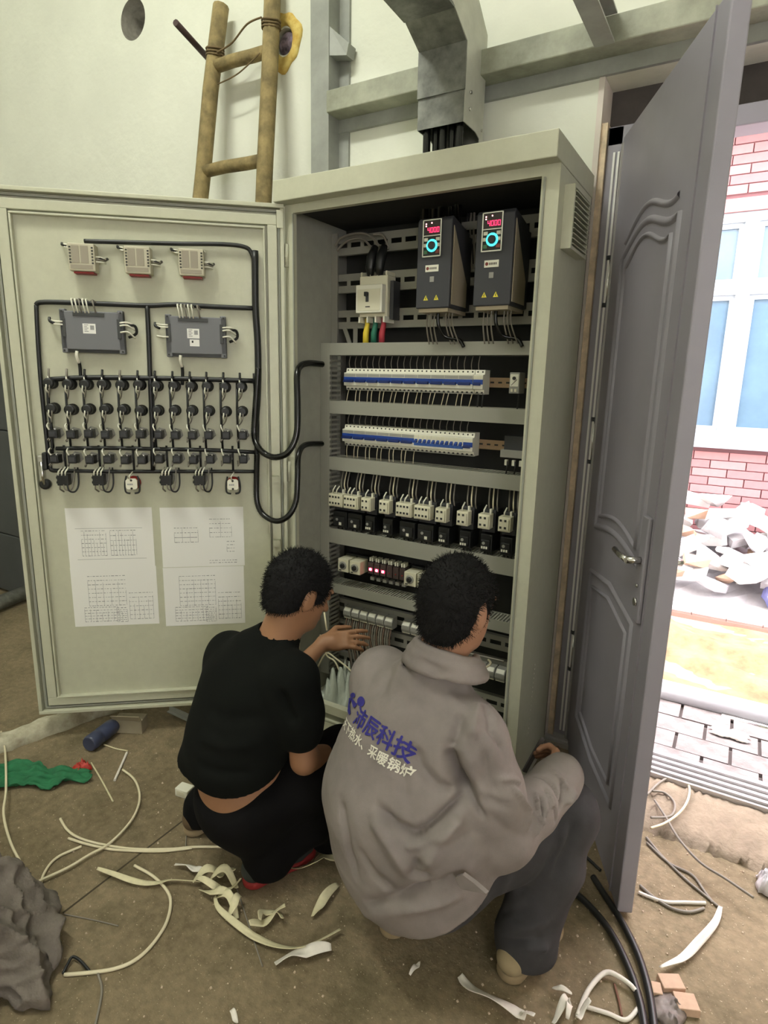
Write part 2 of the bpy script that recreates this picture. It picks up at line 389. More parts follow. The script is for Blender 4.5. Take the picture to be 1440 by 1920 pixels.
# ---- ladder leaning against the wall
t = thing('wooden_ladder', 'weathered wooden ladder leaning on the white wall behind the open cabinet door', 'ladder', (-0.7, 0.1, 0))
def lad(px, py, y): return at(px, py, 1, y)
rl = [lad(375, 368, 0.24), lad(413, 12, 0.355)]; rr = [lad(494, 370, 0.24), lad(512, -30, 0.365)]
def rail(pa, pb, w, name, k=9):
    d = (pb - pa); s0 = -pa.z / d.z; lo = pa + d * s0
    s = MB(); r = random.Random(int(pa.x * 1000)); n = 10
    pts = [lo + (pb - lo) * (i / k) + Vector((r.uniform(-.004, .004), r.uniform(-.003, .003), 0)) for i in range(k + 1)]
    s.tube(pts, w, 10); return s.build(name, M_wood, t)
rail(rl[0], rl[1], 0.034, 'side_rail'); rail(rr[0], rr[1], 0.034, 'side_rail')
def lerp_z(a, b, z): return a + (b - a) * ((z - a.z) / (b.z - a.z))
for z in (2.775, 2.345, 1.93, 1.52, 1.10, 0.68, 0.27):
    a = lerp_z(rl[0], rl[1], z); b = lerp_z(rr[0], rr[1], z); e = (b - a).normalized() * 0.05
    e.y += 0
    s = MB().tube([a - e * .3, a.lerp(b, .35) + Vector((0, 0, .004)), a.lerp(b, .7), b + e * .3], 0.026, 9); s.build('rung', M_wood, t)
M_twine = mat('rusty_binding_wire', srgb(110, 92, 62), 0.8)
a = lerp_z(rl[0], rl[1], 2.83); b = lerp_z(rr[0], rr[1], 2.87)
mb = MB()
for c, w in ((a, .036), (b, .036)):
    for j in range(3):
        mb.tube([c + Vector((w * 1.04 * math.cos(q), w * 1.04 * math.sin(q), -.012 + .012 * j + .004 * math.sin(2 * q))) for q in [2 * math.pi * i / 14 for i in range(15)]], 0.004, 5)
mb.tube(catmull([a + Vector((.03, -.02, -.01)), a.lerp(b, .4) + Vector((0, -.03, -.012)), a.lerp(b, .7) + Vector((0, -.04, .02)), b + Vector((-.02, -.035, .02))]), .004, 5)
mb.tube(catmull([a + Vector((.03, -.02, -.13)), a.lerp(b, .5) + Vector((0, -.03, -.135)), b + Vector((-.02, -.035, -.1))]), .003, 5)
mb.build('binding_wire', M_twine, t)
r0 = at(398, 118, 1, 0.42); r1 = at(329, 42, 1, 0.16)
o = MB().tube([r0, r1], 0.013, 8).build('steel_rod', mat('rusty_rod', srgb(66, 48, 46), 0.7)); tag(o, 'short dark steel rod sticking out of the wall beside the ladder', 'rod')

# ---- doorway: reveal trim, frame, leaf
M_reveal = mat('pinkish_reveal_plaster', srgb(214, 204, 196), 0.85, var=0.08, scale=8)
tag(MB().box(0.985, 1.003, 0.415, 0.60, 0, 2.445).build('trim_1', M_reveal, None), 'plastered left reveal of the doorway', kind='structure')
tag(MB().box(1.003, 1.023, 0.425, 0.475, 0.02, 2.31).build('trim_2', M_wood_l, None), 'raw pine packing strip along the door frame', kind='structure')
fr = tag(MB().box(1.023, 1.075, 0.44, 0.54, 0.05, 2.30).box(2.38, 2.45, 0.44, 0.54, 0.05, 2.30).box(1.023, 2.45, 0.44, 0.54, 2.24, 2.30).build('trim_3', M_leaf_door, None, bevel=0.004), 'dark grey metal door frame around the doorway', kind='structure')
tag(MB().box(1.075, 1.079, 0.44, 0.54, 0.06, 2.24).build('trim_10', mat('painted_jamb_light', srgb(232, 228, 226), 0.4)), 'white strip added for daylight on the inner side of the door jamb', kind='structure')  # white colour stands in for daylight falling on the jamb
for _x in (1.046, 1.060): MB().box(_x, _x + .007, 0.4355, 0.44, 0.08, 2.22).build('painted_glint', mat('painted_frame_glint', srgb(236, 234, 232), 0.3), fr)  # two white strips added to paint bright reflections beside the hinges
tag(MB().box(0.985, 2.45, 0.545, 0.60, 2.30, 2.445).build('trim_11', mat('recess_shade_board', srgb(84, 78, 76), 0.9, var=.3, scale=6)), 'added dark board holding the shade of the recess above the door frame', kind='structure')  # added panel, coloured dark like the shaded gap it fills
M_alu = mat('aluminium_sill', srgb(186, 184, 184), 0.4, 0.6, var=0.1, scale=12)
sill = MB().box(1.0, 2.45, 0.385, 0.55, 0.03, 0.052)
for i in range(4): sill.box(1.0, 2.45, 0.40 + i * 0.036, 0.414 + i * 0.036, 0.052, 0.062)
tag(sill.build('trim_4', M_alu), 'ribbed aluminium threshold sill of the doorway', kind='structure')
M_mortar = mat('rough_mortar', srgb(140, 126, 108), 0.95, var=0.25, scale=14, bump=0.6, bscale=45)
def rough_strip(x0, x1, prof, nx=60, seed=1, amp=0.006):
    r = random.Random(seed); vs = []; k = len(prof)
    for i in range(nx + 1):
        x = x0 + (x1 - x0) * i / nx
        for j, (y, z) in enumerate(prof):
            e = 0 if j in (0, k - 1) else 1
            vs.append((x, y + r.uniform(-amp, amp) * 1.5, z + e * r.uniform(-amp, amp)))
    fs = [(i * k + j, (i + 1) * k + j, (i + 1) * k + j + 1, i * k + j + 1) for i in range(nx) for j in range(k - 1)]
    return MB().add(vs, fs, True)
tag(rough_strip(1.03, 2.9, [(0.115, -0.004), (0.13, 0.018), (0.18, 0.026), (0.24, 0.03), (0.30, 0.034), (0.36, 0.036), (0.40, 0.034)], seed=4, nx=150, amp=.008).build('trim_5', M_mortar), 'rough mortar ramp in front of the threshold', kind='structure')

# door leaf : local x runs from the hinge to the free edge, visible face towards -normal
HX, HY = 1.094, 0.446
FX, FY = 1.424, -0.276
d1 = tag(bpy.data.objects.new('door_1', None), 'dark grey panelled steel door standing open into the room', kind='structure'); COL.objects.link(d1)
LV = Vector((FX - HX, FY - HY, 0)); LW = LV.length; d1.location = (HX, HY, 0.012); d1.rotation_euler = (0, 0, math.atan2(LV.y, LV.x))
LH = 2.25; LT = 0.042     # local y>0 is to the left of the travel direction (towards +x,+y of the world)
def dl(mb, name, m, bevel=0.0): return mb.build(name, m, d1, bevel=bevel, world=False)
dl(MB().box(0, LW, -LT / 2, LT / 2, 0, LH), 'leaf', M_leaf_door, 0.004)
# seen face is at local y = -LT/2
yf = -LT / 2
def strip_path(pts, w, h, name):
    """moulding with a rounded section following a path on the leaf's face"""
    P = [Vector((x, yf, z)) for x, z in pts]; m = MB(); n = len(P); vs = []
    prof = [(-w / 2, 0), (-w / 4, -h * .8), (0, -h), (w / 4, -h * .8), (w / 2, 0)]
    for i in range(n):
        tg = (P[min(i + 1, n - 1)] - P[max(i - 1, 0)]).normalized(); sd = Vector((tg.z, 0, -tg.x))
        for a, b in prof: vs.append(P[i] + sd * a + Vector((0, b, 0)))
    k = len(prof)
    fs = [(i * k + j, i * k + j + 1, (i + 1) * k + j + 1, (i + 1) * k + j) for i in range(n - 1) for j in range(k - 1)]
    m.add(vs, fs, True); return dl(m, name, M_leaf_door)
xa, xb = 0.14, LW - 0.155
def wave(z, amp, a, b, k=22):
    return [(a + (b - a) * i / k, z + amp * math.sin(math.pi * 2 * (i / k) * 0.86 - 0.35) * (0.55 + 0.45 * i / k) + 0.05 * (i / k)) for i in range(k + 1)]
for ins, nm in ((0, 'upper_panel_moulding'), (0.045, 'upper_panel_moulding')):
    a, b = xa + ins, xb - ins; zlow = 0.965 + ins
    top = wave(1.855 - ins * .85, 0.045, a, b)
    path = [(a, zlow)] + [(a, zlow + (top[0][1] - zlow) * i / 8) for i in range(1, 8)] + top + [(b, zlow + (top[-1][1] - zlow) * (8 - i) / 8) for i in range(1, 8)] + [(b, zlow + .0)]
    low = [(b - (b - a) * i / 12, zlow + 0.03 * math.sin(math.pi * i / 12)) for i in range(1, 13)]
    strip_path(path + low, 0.022 if ins == 0 else 0.014, 0.008, nm)
top = wave(1.90, 0.045, xa + .02, xb - .02); strip_path(top, 0.018, 0.007, 'crest_moulding')
for ins in (0, 0.045):
    a, b = xa + ins, xb - ins; z0, z1 = 0.22 + ins, 0.80 - ins
    strip_path([(a, z0), (a, (z0 + z1) / 2), (a, z1), ((a + b) / 2, z1 + .03), (b, z1 - .0), (b, (z0 + z1) / 2), (b, z0), ((a + b) / 2, z0 - .02), (a, z0)], 0.022 if ins == 0 else 0.014, 0.008, 'lower_panel_moulding')
# the crease strip along the free edge
dl(MB().box(LW - 0.075, LW - 0.071, yf - 0.004, yf, 0, LH), 'edge_fold', M_leaf_door)
# handle plate, lever and keyhole
hp = dl(MB().box(LW - 0.135, LW - 0.085, yf - 0.012, yf, 0.83, 1.12), 'handle_plate', M_leaf_door, 0.004)
o = MB().cyl((LW - 0.11, yf - 0.01, 1.0), (LW - 0.11, yf - 0.05, 1.0), 0.010).tube([(LW - 0.11, yf - 0.048, 1.0), (LW - 0.17, yf - 0.05, 0.998), (LW - 0.235, yf - 0.046, 0.995)], 0.0085, 8).build('lever', M_chrome, hp, world=False)
MB().cyl((LW - 0.11, yf - 0.012, 0.885), (LW - 0.11, yf - 0.018, 0.885), 0.011, n=14).build('lock_cylinder', M_chrome, hp, world=False)
MB().cyl((LW - 0.11, yf - 0.012, 0.93), (LW - 0.11, yf - 0.017, 0.93), 0.005, n=8).build('plate_screw', M_chrome, hp, world=False)
hb = dl(MB().box(LW - 0.135, LW - 0.085, LT / 2, LT / 2 + 0.012, 0.83, 1.12), 'outer_handle_plate', M_leaf_door, 0.004)
MB().cyl((LW - 0.11, LT / 2 + 0.01, 1.0), (LW - 0.11, LT / 2 + 0.05, 1.0), 0.010).tube([(LW - 0.11, LT / 2 + 0.048, 1.0), (LW - 0.15, LT / 2 + 0.05, 0.998), (LW - 0.235, LT / 2 + 0.046, 0.995)], 0.0085, 8).build('lever', M_chrome, hb, world=False)
for z in (0.42, 1.25, 1.80):
    h = dl(MB().cyl((-0.012, yf - 0.004, z - 0.07), (-0.012, yf - 0.004, z + 0.07), 0.011, n=12), 'hinge_barrel', M_chrome)
    MB().cyl((-0.012, yf - 0.004, z + 0.07), (-0.012, yf - 0.004, z + 0.085), 0.013, n=12).cyl((-0.012, yf - 0.004, z - 0.085), (-0.012, yf - 0.004, z - 0.07), 0.013, n=12).build('hinge_collar', M_dark, h, world=False)
dl(MB().box(0.002, 0.012, yf - 0.006, yf, 0.02, LH - .02), 'edge_seal', mat('seal_bright', srgb(190, 188, 186), 0.3, 0.6))

# ---- kerb and dark casing at far left
M_kerb = mat('chipped_white_kerb', srgb(196, 192, 170), 0.95, var=0.45, scale=10, bump=0.7, bscale=40, var2=srgb(128, 118, 96))
def kerb():
    m = MB(); r = random.Random(11); n = 40; prof = [(-.05, 0), (-.045, .035), (-.02, .052), (.02, .05), (.05, .032), (.058, 0)]; vs = []
    a = Vector((-0.93, -1.10, 0)); b = Vector((-0.62, 0.18, 0)); d = (b - a).normalized(); s = Vector((d.y, -d.x, 0))
    for i in range(n + 1):
        c = a.lerp(b, i / n); h = 0.75 + 0.35 * r.random()
        for q, z in prof: vs.append(c + s * (q + r.uniform(-.008, .008)) + Vector((0, 0, z * h if z else -.002)))
    k = len(prof); fs = [(i * k + j, i * k + j + 1, (i + 1) * k + j + 1, (i + 1) * k + j) for i in range(n) for j in range(k - 1)]
    return m.add(vs, [tuple(reversed(q)) for q in fs], True)
tag(kerb().build('trim_6', M_kerb), 'chipped whitish concrete kerb crossing the floor under the open cabinet door', kind='structure')
t = thing('equipment_casing', 'tall dark grey sheet metal casing behind the open cabinet door at far left', 'casing', (-2.9, 0.1, 0))
M_cas = mat('dark_casing_paint', srgb(70, 73, 74), 0.6, var=0.15, scale=3)
for z0, z1 in ((0.02, 0.42), (0.425, 1.1), (1.105, 1.9)): MB().box(-3.35, -2.32, 0.18, 0.40, z0, z1).build('panel', M_cas, t, bevel=0.006)
t = thing('silver_pipe', 'thick silver pipe lying by the dark casing at far left', 'pipe', (-2.2, -0.2, 0))
pa = at(-60, 1152, 2, 0.055); pb = at(62, 1106, 2, 0.055)
MB().cyl(pa, pb, 0.045, n=16).build('tube', M_galv, t)
MB().cyl(pb, pb + (pb - pa).normalized() * .02, 0.05, n=16).build('collar', M_galv, t)
# ================================================================ outside the doorway
M_ground = mat('outdoor_ground', srgb(140, 124, 108), 0.95, var=0.15, scale=6)
tag(MB().box(-6, 9, WY + WT - 0.2, 3.5, -0.2, -0.03).build('ground', M_ground), 'ground outside the doorway', kind='structure')
M_paver = mat('pale_paver', srgb(122, 114, 113), 0.9, var=0.35, scale=11, bump=0.4, bscale=60)
pv = tag(MB().box(0.9, 3.6, 0.66, 1.12, -0.034, -0.028).build('trim_7', mat('paver_joint', srgb(96, 87, 85), 0.95)), 'strip of paving outside the doorway', kind='structure')
r = random.Random(5); pm = {}
for j in range(4):
    for i in range(14):
        x0 = 0.95 + i * 0.205 + (0.1 if j % 2 else 0); y0 = 0.565 + j * 0.14
        dz = r.choice((0, 0.002, 0.004)); w = 0.2; k = (w, dz)
        if k not in pm: pm[k] = MB().box(0.004, w - 0.004, 0.004, 0.136, -0.03, -0.012 + dz).mesh('paver', M_paver)
        o = bpy.data.objects.new('paver', pm[k]); COL.objects.link(o); o.parent = pv; o.location = (x0, y0, 0)
# metal pipe lying along the paving
t = thing('metal_pipe', 'long pale metal pipe lying outside between the paving and the sand', 'pipe', (1.9, 1.17, -0.03))
MB().cyl((0.7, 1.165, 0.014), (3.4, 1.175, 0.014), 0.05, n=18).build('tube', mat('white_metal_pipe', srgb(170, 172, 178), 0.4, 0.1), t)
MB().cyl((1.62, 1.115, -0.015), (1.95, 1.10, -0.015), 0.016, n=12).build('thin_rod', M_chrome, t)
# sand
def sand():
    n, k = 70, 34; vs = []; r = random.Random(9)
    ph = [(r.uniform(2, 14), r.uniform(6, 26), r.uniform(0, 6.28), r.uniform(.003, .012)) for _ in range(16)]
    for i in range(n + 1):
        for j in range(k + 1):
            x = 0.2 + 3.6 * i / n; y = 1.22 + 1.2 * j / k; e = math.sin(math.pi * j / k) ** 0.6
            z = -0.035 + e * (0.035 + sum(a * math.sin(fx * x + fy * y + p) for fx, fy, p, a in ph)) + e * r.uniform(-.010, .010)
            vs.append((x, y, z))
    fs = [(i * (k + 1) + j, (i + 1) * (k + 1) + j, (i + 1) * (k + 1) + j + 1, i * (k + 1) + j + 1) for i in range(n) for j in range(k)]
    return MB().add(vs, fs, True)
tag(sand().build('sand_bed', mat('yellow_sand', srgb(146, 116, 86), 0.98, var=0.4, scale=8, bump=0.5, bscale=50)), 'raked yellow sand bed outside the doorway', 'sand', kind='stuff')
M_apron = mat('white_concrete_apron', srgb(186, 184, 182), 0.9, var=0.06, scale=5)
tag(MB().box(-3, 6, 2.44, 3.45, -0.1, 0.01).build('trim_8', M_apron, bevel=0.008), 'white concrete apron along the brick building', kind='structure')
kb = tag(MB().box(-3, 6, 2.385, 2.44, -0.1, 0.0).build('trim_9', mat('edging_joint', srgb(150, 120, 112), 0.95)), 'row of edging bricks in front of the white apron', kind='structure')
em = MB().box(0.003, 0.197, 0, 0.05, -0.08, 0.014).mesh('brick', mat('edging_brick', srgb(146, 124, 120), 0.9, var=0.15, scale=12))
for i in range(16):
    o = bpy.data.objects.new('brick', em); COL.objects.link(o); o.parent = kb; o.location = (0.2 + i * 0.2, 2.388, 0)

# brick building
BY = 3.5
bl = thing('brick_building', 'pink brick building facing the doorway', 'building', (1.5, BY, 0))
M_mort = mat('brick_mortar', srgb(104, 72, 76), 0.95)
M_brick = [mat('pink_brick_%s' % n, srgb(*c), 0.85, var=0.06, scale=20) for n, c in (('a', (150, 102, 104)), ('b', (156, 108, 110)), ('c', (145, 97, 100)))]
WX0, WX1, WZ0, WZ1 = 0.55, 2.35, 1.06, 2.70
mb = MB().box(-4, WX0, BY + .012, BY + .25, -.2, 3.8).box(WX1, 7, BY + .012, BY + .25, -.2, 3.8).box(WX0, WX1, BY + .012, BY + .25, -.2, WZ0 - .06).box(WX0, WX1, BY + .012, BY + .25, WZ1, 3.8)
mb.build('wall', M_mort, bl)
bm = {}
BW, BH = 0.245, 0.066; rest = MB(); cnt = 0
inv = wmat(bl).inverted()
def brick_ok(x0, x1, z0, z1): return not (x1 > WX0 - .05 and x0 < WX1 + .05 and z1 > WZ0 - .07 and z0 < WZ1 + .1)
cand = []
for row in range(0, 57):
    z0 = -0.02 + row * BH
    for i in range(-14, 26):
        x0 = i * BW + (BW / 2 if row % 2 else 0)
        if not brick_ok(x0, x0 + BW, z0, z0 + BH): continue
        if x0 < -3.4 or x0 > 6: continue
        cand.append((x0, z0, row))
def bkey(q):
    x, z, _ = q; return abs(x - 1.45) + (0 if 0.3 < z else .6) + (0 if z < 3.7 else 3)
cand.sort(key=bkey)
for x0, z0, row in cand:
    if cnt < 296:
        c = RND.randrange(3)
        if c not in bm: bm[c] = MB().box(0.004, BW - 0.004, 0, 0.03, 0.004, BH - 0.004).mesh('brick', M_brick[c])
        o = bpy.data.objects.new('brick', bm[c]); COL.objects.link(o); o.parent = bl; o.location = inv @ Vector((x0, BY, z0)); cnt += 1
    else: rest.box(x0 + .004, x0 + BW - .004, BY, BY + .03, z0 + .004, z0 + BH - .004)
o = rest.build('brick_courses', M_brick[0], bl); o['kind'] = 'stuff'
M_wfr = mat('white_window_frame', srgb(140, 150, 160), 0.4)
M_glass = mat('bluish_window_glass', srgb(82, 106, 126), 0.12, var=0.25, scale=1.5, spec=0.8)
wn = MB().box(WX0, WX1, BY + .01, BY + .09, WZ0, WZ0 + .07).box(WX0, WX1, BY + .01, BY + .09, WZ1 - .07, WZ1).box(WX0, WX0 + .07, BY + .01, BY + .09, WZ0, WZ1).box(WX1 - .07, WX1, BY + .01, BY + .09, WZ0, WZ1)
wn.box(WX0, WX1, BY + .01, BY + .09, 2.13, 2.21).box(1.36, 1.45, BY + .008, BY + .09, WZ0, WZ1).box(0.9, 0.96, BY + .01, BY + .09, WZ0, WZ1).box(1.9, 1.97, BY + .01, BY + .09, WZ0, WZ1)
wn = wn.build('window', M_wfr, bl, bevel=.004)
for a, b in ((WX0 + .07, .9), (.96, 1.36), (1.45, 1.9), (1.97, WX1 - .07)):
    for z0, z1 in ((WZ0 + .07, 2.13), (2.21, WZ1 - .07)):
        fr2 = 0.035
        q = MB().box(a, b, BY + .03, BY + .07, z0, z0 + fr2).box(a, b, BY + .03, BY + .07, z1 - fr2, z1).box(a, a + fr2, BY + .03, BY + .07, z0 + fr2, z1 - fr2).box(b - fr2, b, BY + .03, BY + .07, z0 + fr2, z1 - fr2)
        q.build('sash', M_wfr, wn); MB().box(a + fr2, b - fr2, BY + .048, BY + .056, z0 + fr2, z1 - fr2).build('pane', M_glass, wn)
MB().box(WX0 - .05, WX1 + .05, BY - .05, BY + .08, WZ0 - .06, WZ0).build('window_sill', M_wfr, bl, bevel=.005)
MB().box(WX0 - .05, WX1 + .05, BY - .015, BY + .05, WZ1, WZ1 + .09).build('lintel', mat('pink_lintel', srgb(156, 110, 110), .8), bl)
MB().box(0, 3, BY - .3, BY, 3.32, 3.36).box(0, 3, BY - .31, BY - .28, 3.30, 3.42).build('canopy_ledge', M_wfr, bl, bevel=.004)

# rubble heap: every chunk its own object
M_rub = [mat('rubble_%s' % n, srgb(*c), 0.95, var=0.12, scale=14, bump=.3, bscale=40) for n, c in (('white', (192, 190, 190)), ('grey', (156, 154, 158)), ('tan', (160, 132, 114)), ('pink', (152, 108, 104)))]
def chunk_mesh(seed, m, sx, sy, sz):
    r = random.Random(seed); bmx = bmesh.new()
    for i in range(14):
        v = Vector((r.uniform(-1, 1), r.uniform(-1, 1), r.uniform(-1, 1)))
        v = Vector([max(-.8, min(.8, q * 1.5)) for q in v]); bmx.verts.new((v.x * sx, v.y * sy, v.z * sz))
    bmesh.ops.convex_hull(bmx, input=bmx.verts)
    for v in [v for v in bmx.verts if not v.link_faces]: bmx.verts.remove(v)
    me = bpy.data.meshes.new('rubble_chunk'); bmx.to_mesh(me); bmx.free(); me.materials.append(m); return me
r = random.Random(21)
cm = []
for i in range(14):
    cm.append(chunk_mesh(i, M_rub[(0, 0, 1, 0, 0, 1, 0, 0, 0, 0, 1, 0, 2, 0)[i]], r.uniform(.09, .16), r.uniform(.05, .1), r.uniform(.025, .05)))
placed = []; tries = 0
while len(placed) < 110 and tries < 6000:
    tries += 1
    x = r.uniform(0.75, 2.45); y = 2.74 + 0.6 * r.random()
    hmax = 0.60 * ((y - 2.6) / 0.75) ** 0.8 * (1 - 0.25 * abs(x - 1.4)); z = 0.05 + hmax * (1 - r.random() ** 1.6 * .6)
    if any((Vector((x, y, z)) - q).length < 0.098 for q in placed): continue
    placed.append(Vector((x, y, z))); mi = r.randrange(14)
    o = bpy.data.objects.new('rubble_chunk', cm[mi]); COL.objects.link(o); o.location = (x, y, z); o.rotation_euler = (r.uniform(-.5, .8), r.uniform(-.6, .6), r.uniform(-.6, .6))
    c = ('white', 'white', 'pale grey', 'white', 'white', 'pale grey', 'white', 'white', 'white', 'white', 'pale grey', 'white', 'tan', 'white')[mi]
    hz = 'near the top' if z > .42 else ('low in front' if y < 2.9 else 'midway up')
    hx = 'beside the door leaf' if x < 1.35 else ('below the window' if x < 1.75 else 'towards the blue sack')
    tag(o, '%s broken slab chunk %s in the rubble heap %s' % (c, hz, hx), 'rubble', 'chunks of the rubble heap outside')
def core():
    vs = []; n = 20; k = 8; rr = random.Random(2)
    for i in range(n + 1):
        for j in range(k + 1):
            x = .5 + 2.2 * i / n; y = 2.68 + .8 * j / k
            vs.append((x, y, max(0.0, .42 * max(0, (y - 2.66) / .85) ** .8 * (1 - .25 * abs(x - 1.4)) - .06 + rr.uniform(-.03, .02))))
    return MB().add(vs, [(i * (k + 1) + j, (i + 1) * (k + 1) + j, (i + 1) * (k + 1) + j + 1, i * (k + 1) + j + 1) for i in range(n) for j in range(k)])
tag(core().build('rubble_grit', M_rub[1]), 'pale grit and dust filling the rubble heap', 'rubble', kind='stuff')
o = MB().ball((1.93, 2.78, .11), .13, 14, 9, (1, .8, .9))
rr = random.Random(8)
for v in o.v: v += Vector((rr.uniform(-.02, .02), rr.uniform(-.02, .02), rr.uniform(-.015, .015)))
tag(o.build('plastic_sack', mat('blue_woven_sack', srgb(104, 106, 156), .6, var=.3, scale=20)), 'crumpled blue plastic sack at the right of the rubble heap', 'sack')
# ================================================================ the cabinet
cab = thing('electrical_cabinet', 'tall pale grey electrical cabinet with its door swung open', 'cabinet', (0.5, 0.2, 0))
CH = 2.144
mb = MB().box(0, 0.004, 0.022, 0.384, 0.066, 2.073).box(0.996, 1.0, 0.022, 0.384, 0.066, 2.073)
mb.box(0.0, 0.036, 0.0, 0.022, 0.066, 2.073).box(0.947, 1.0, 0.0, 0.022, 0.066, 2.073)
mb.box(0.036, 0.947, 0.0, 0.022, 2.044, 2.073).box(0.036, 0.947, 0.0, 0.03, 0.098, 0.135)
mb.box(0.0, 1.0, 0.0, 0.39, 0.06, 0.066)
mb.build('shell', M_cab, cab)
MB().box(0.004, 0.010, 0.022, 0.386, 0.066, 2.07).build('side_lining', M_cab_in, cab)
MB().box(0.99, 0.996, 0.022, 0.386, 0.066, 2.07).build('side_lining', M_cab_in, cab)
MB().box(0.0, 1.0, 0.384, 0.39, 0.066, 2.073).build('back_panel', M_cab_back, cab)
MB().box(0.012, 0.988, 0.024, 0.383, 2.062, 2.072).build('roof_shade', M_cab_back, cab)  # dark sheet added to paint the shade under the cabinet roof
MB().box(-0.012, 1.002, -0.052, 0.392, 2.073, CH).build('hood', M_cab, cab, bevel=0.003)
MB().box(0.0, 1.0, 0.012, 0.386, 0.0, 0.06).box(0.0, 1.0, 0.0, 0.012, 0.0, 0.055).build('plinth', M_cab, cab)
MB().box(0.955, 0.960, -0.006, 0.0, 0.14, 2.04).build('gasket', mat('grey_gasket', srgb(150, 151, 140), .7), cab)
MB().box(0.036, 0.041, -0.004, 0.0, 0.14, 2.04).build('gasket', MATS['grey_gasket'], cab)
# side vent
vb = MB().box(1.0, 1.03, 0.056, 0.068, 1.855, 2.03).box(1.0, 1.03, 0.24, 0.25, 1.855, 2.03).box(1.0, 1.03, 0.068, 0.24, 2.022, 2.03).box(1.0, 1.03, 0.068, 0.24, 1.855, 1.865).box(1.0, 1.002, 0.068, 0.24, 1.865, 2.022).build('vent_housing', M_cab, cab)
for i in range(11):
    z = 1.869 + i * 0.0142
    MB().obox((1.004, 0.066, z + .009), (0.03, 0, -0.010), (0, 0.178, 0), (0.001, 0, 0.0025)).build('louvre', M_cab, vb)
# perforation low on the side
mb = MB()
for i in range(16):
    q = at(1003 - 13 * i / 15, 1246 + 128 * i / 15, 0, 1.0); mb.cyl((1.0, q.y, q.z), (1.0015, q.y, q.z), .003, n=6)
mb.build('perforation', M_white_p, cab)['kind'] = 'stuff'
# inner frame: uprights, slotted cross rails
for x in (0.012, 0.955): MB().box(x, x + .03, .275, .283, .1, 2.03).box(x, x + .004, .283, .38, .1, 2.03).build('upright', M_rail, cab)
def slotted_rail(z, x0=.02, x1=.97, h=.072, y=.286):
    m = MB().box(x0, x1, y, y + .003, z + .009, z + h / 2).box(x0, x1, y, y + .003, z - h / 2, z - .009)
    x = x0
    while x < x1 - .02:
        m.box(x, min(x + .016, x1), y, y + .003, z - .009, z + .009); x += .062
    m.box(x0, x1, y + .003, y + .02, z + h / 2 - .003, z + h / 2).box(x0, x1, y + .003, y + .02, z - h / 2, z - h / 2 + .003)
    return m.build('slotted_rail', M_rail, cab)
RA, RB, RC = at(700, 455, 1, .286).z, at(645, 532, 1, .286).z, at(690, 598, 1, .286).z
for z in (RA, RB, RC): slotted_rail(z)
for z in (.46, .36, .2): slotted_rail(z, h=.06)
for x0, x1 in ((.06, .10), (.115, .125)): pass
MB().bar((.07, .287, RC - .03), (.10, .287, 1.60), .018, .004, up=(0, 1, 0)).build('brace', M_rail, cab)
MB().bar((.125, .287, RC - .03), (.125, .287, 1.60), .02, .004, up=(0, 1, 0)).build('brace', M_rail, cab)

# wiring ducts
def duct(z0, z1, x0, x1, label, wide=.08):
    t = thing('wiring_duct', label, 'wiring duct', ((x0 + x1) / 2, .24, z0), 0, 'wiring ducts in the cabinet')
    MB().box(x0, x1, .2, .2035, z0, z1).box(x0, x1, .2035, .207, z1 - .006, z1 - .003).build('cover', M_duct, t, bevel=.001)
    MB().box(x0, x1, .279, .282, z0, z1).build('base', M_duct, t)
    for zz, nm in ((z1 - .003, 'top'), (z0 + .001, 'bottom')):
        m = MB(); x = x0
        while x < x1 - .006: m.box(x, x + .0065, .2035, .279, zz - .001, zz + .001); x += .0125
        m.build('slotted_wall', M_duct, t)['kind'] = 'stuff'
    return t
DZ = [(1.555, 1.602), (1.322, 1.374), (1.088, 1.143), (.770, .836), (.546, .590)]
DN_ = ['topmost', 'second', 'third', 'fourth', 'lowest']
for (z0, z1), nm in zip(DZ, DN_): duct(z0, z1, .058, .945, '%s grey wiring duct across the cabinet counted from the top' % nm)
t = thing('wiring_duct', 'upright grey slotted wiring duct down the left of the cabinet', 'wiring duct', (.035, .24, .15), 0, 'wiring ducts in the cabinet')
MB().box(.016, .058, .2, .2035, .15, 1.602).build('cover', M_duct, t, bevel=.001); MB().box(.016, .058, .279, .282, .15, 1.602).box(.012, .016, .2, .28, .15, 1.602).build('base', M_duct, t)
m = MB(); z = .15
while z < 1.55: m.box(.055, .061, .2035, .279, z, z + .009); z += .020
m.build('slotted_wall', M_duct, t)['kind'] = 'stuff'

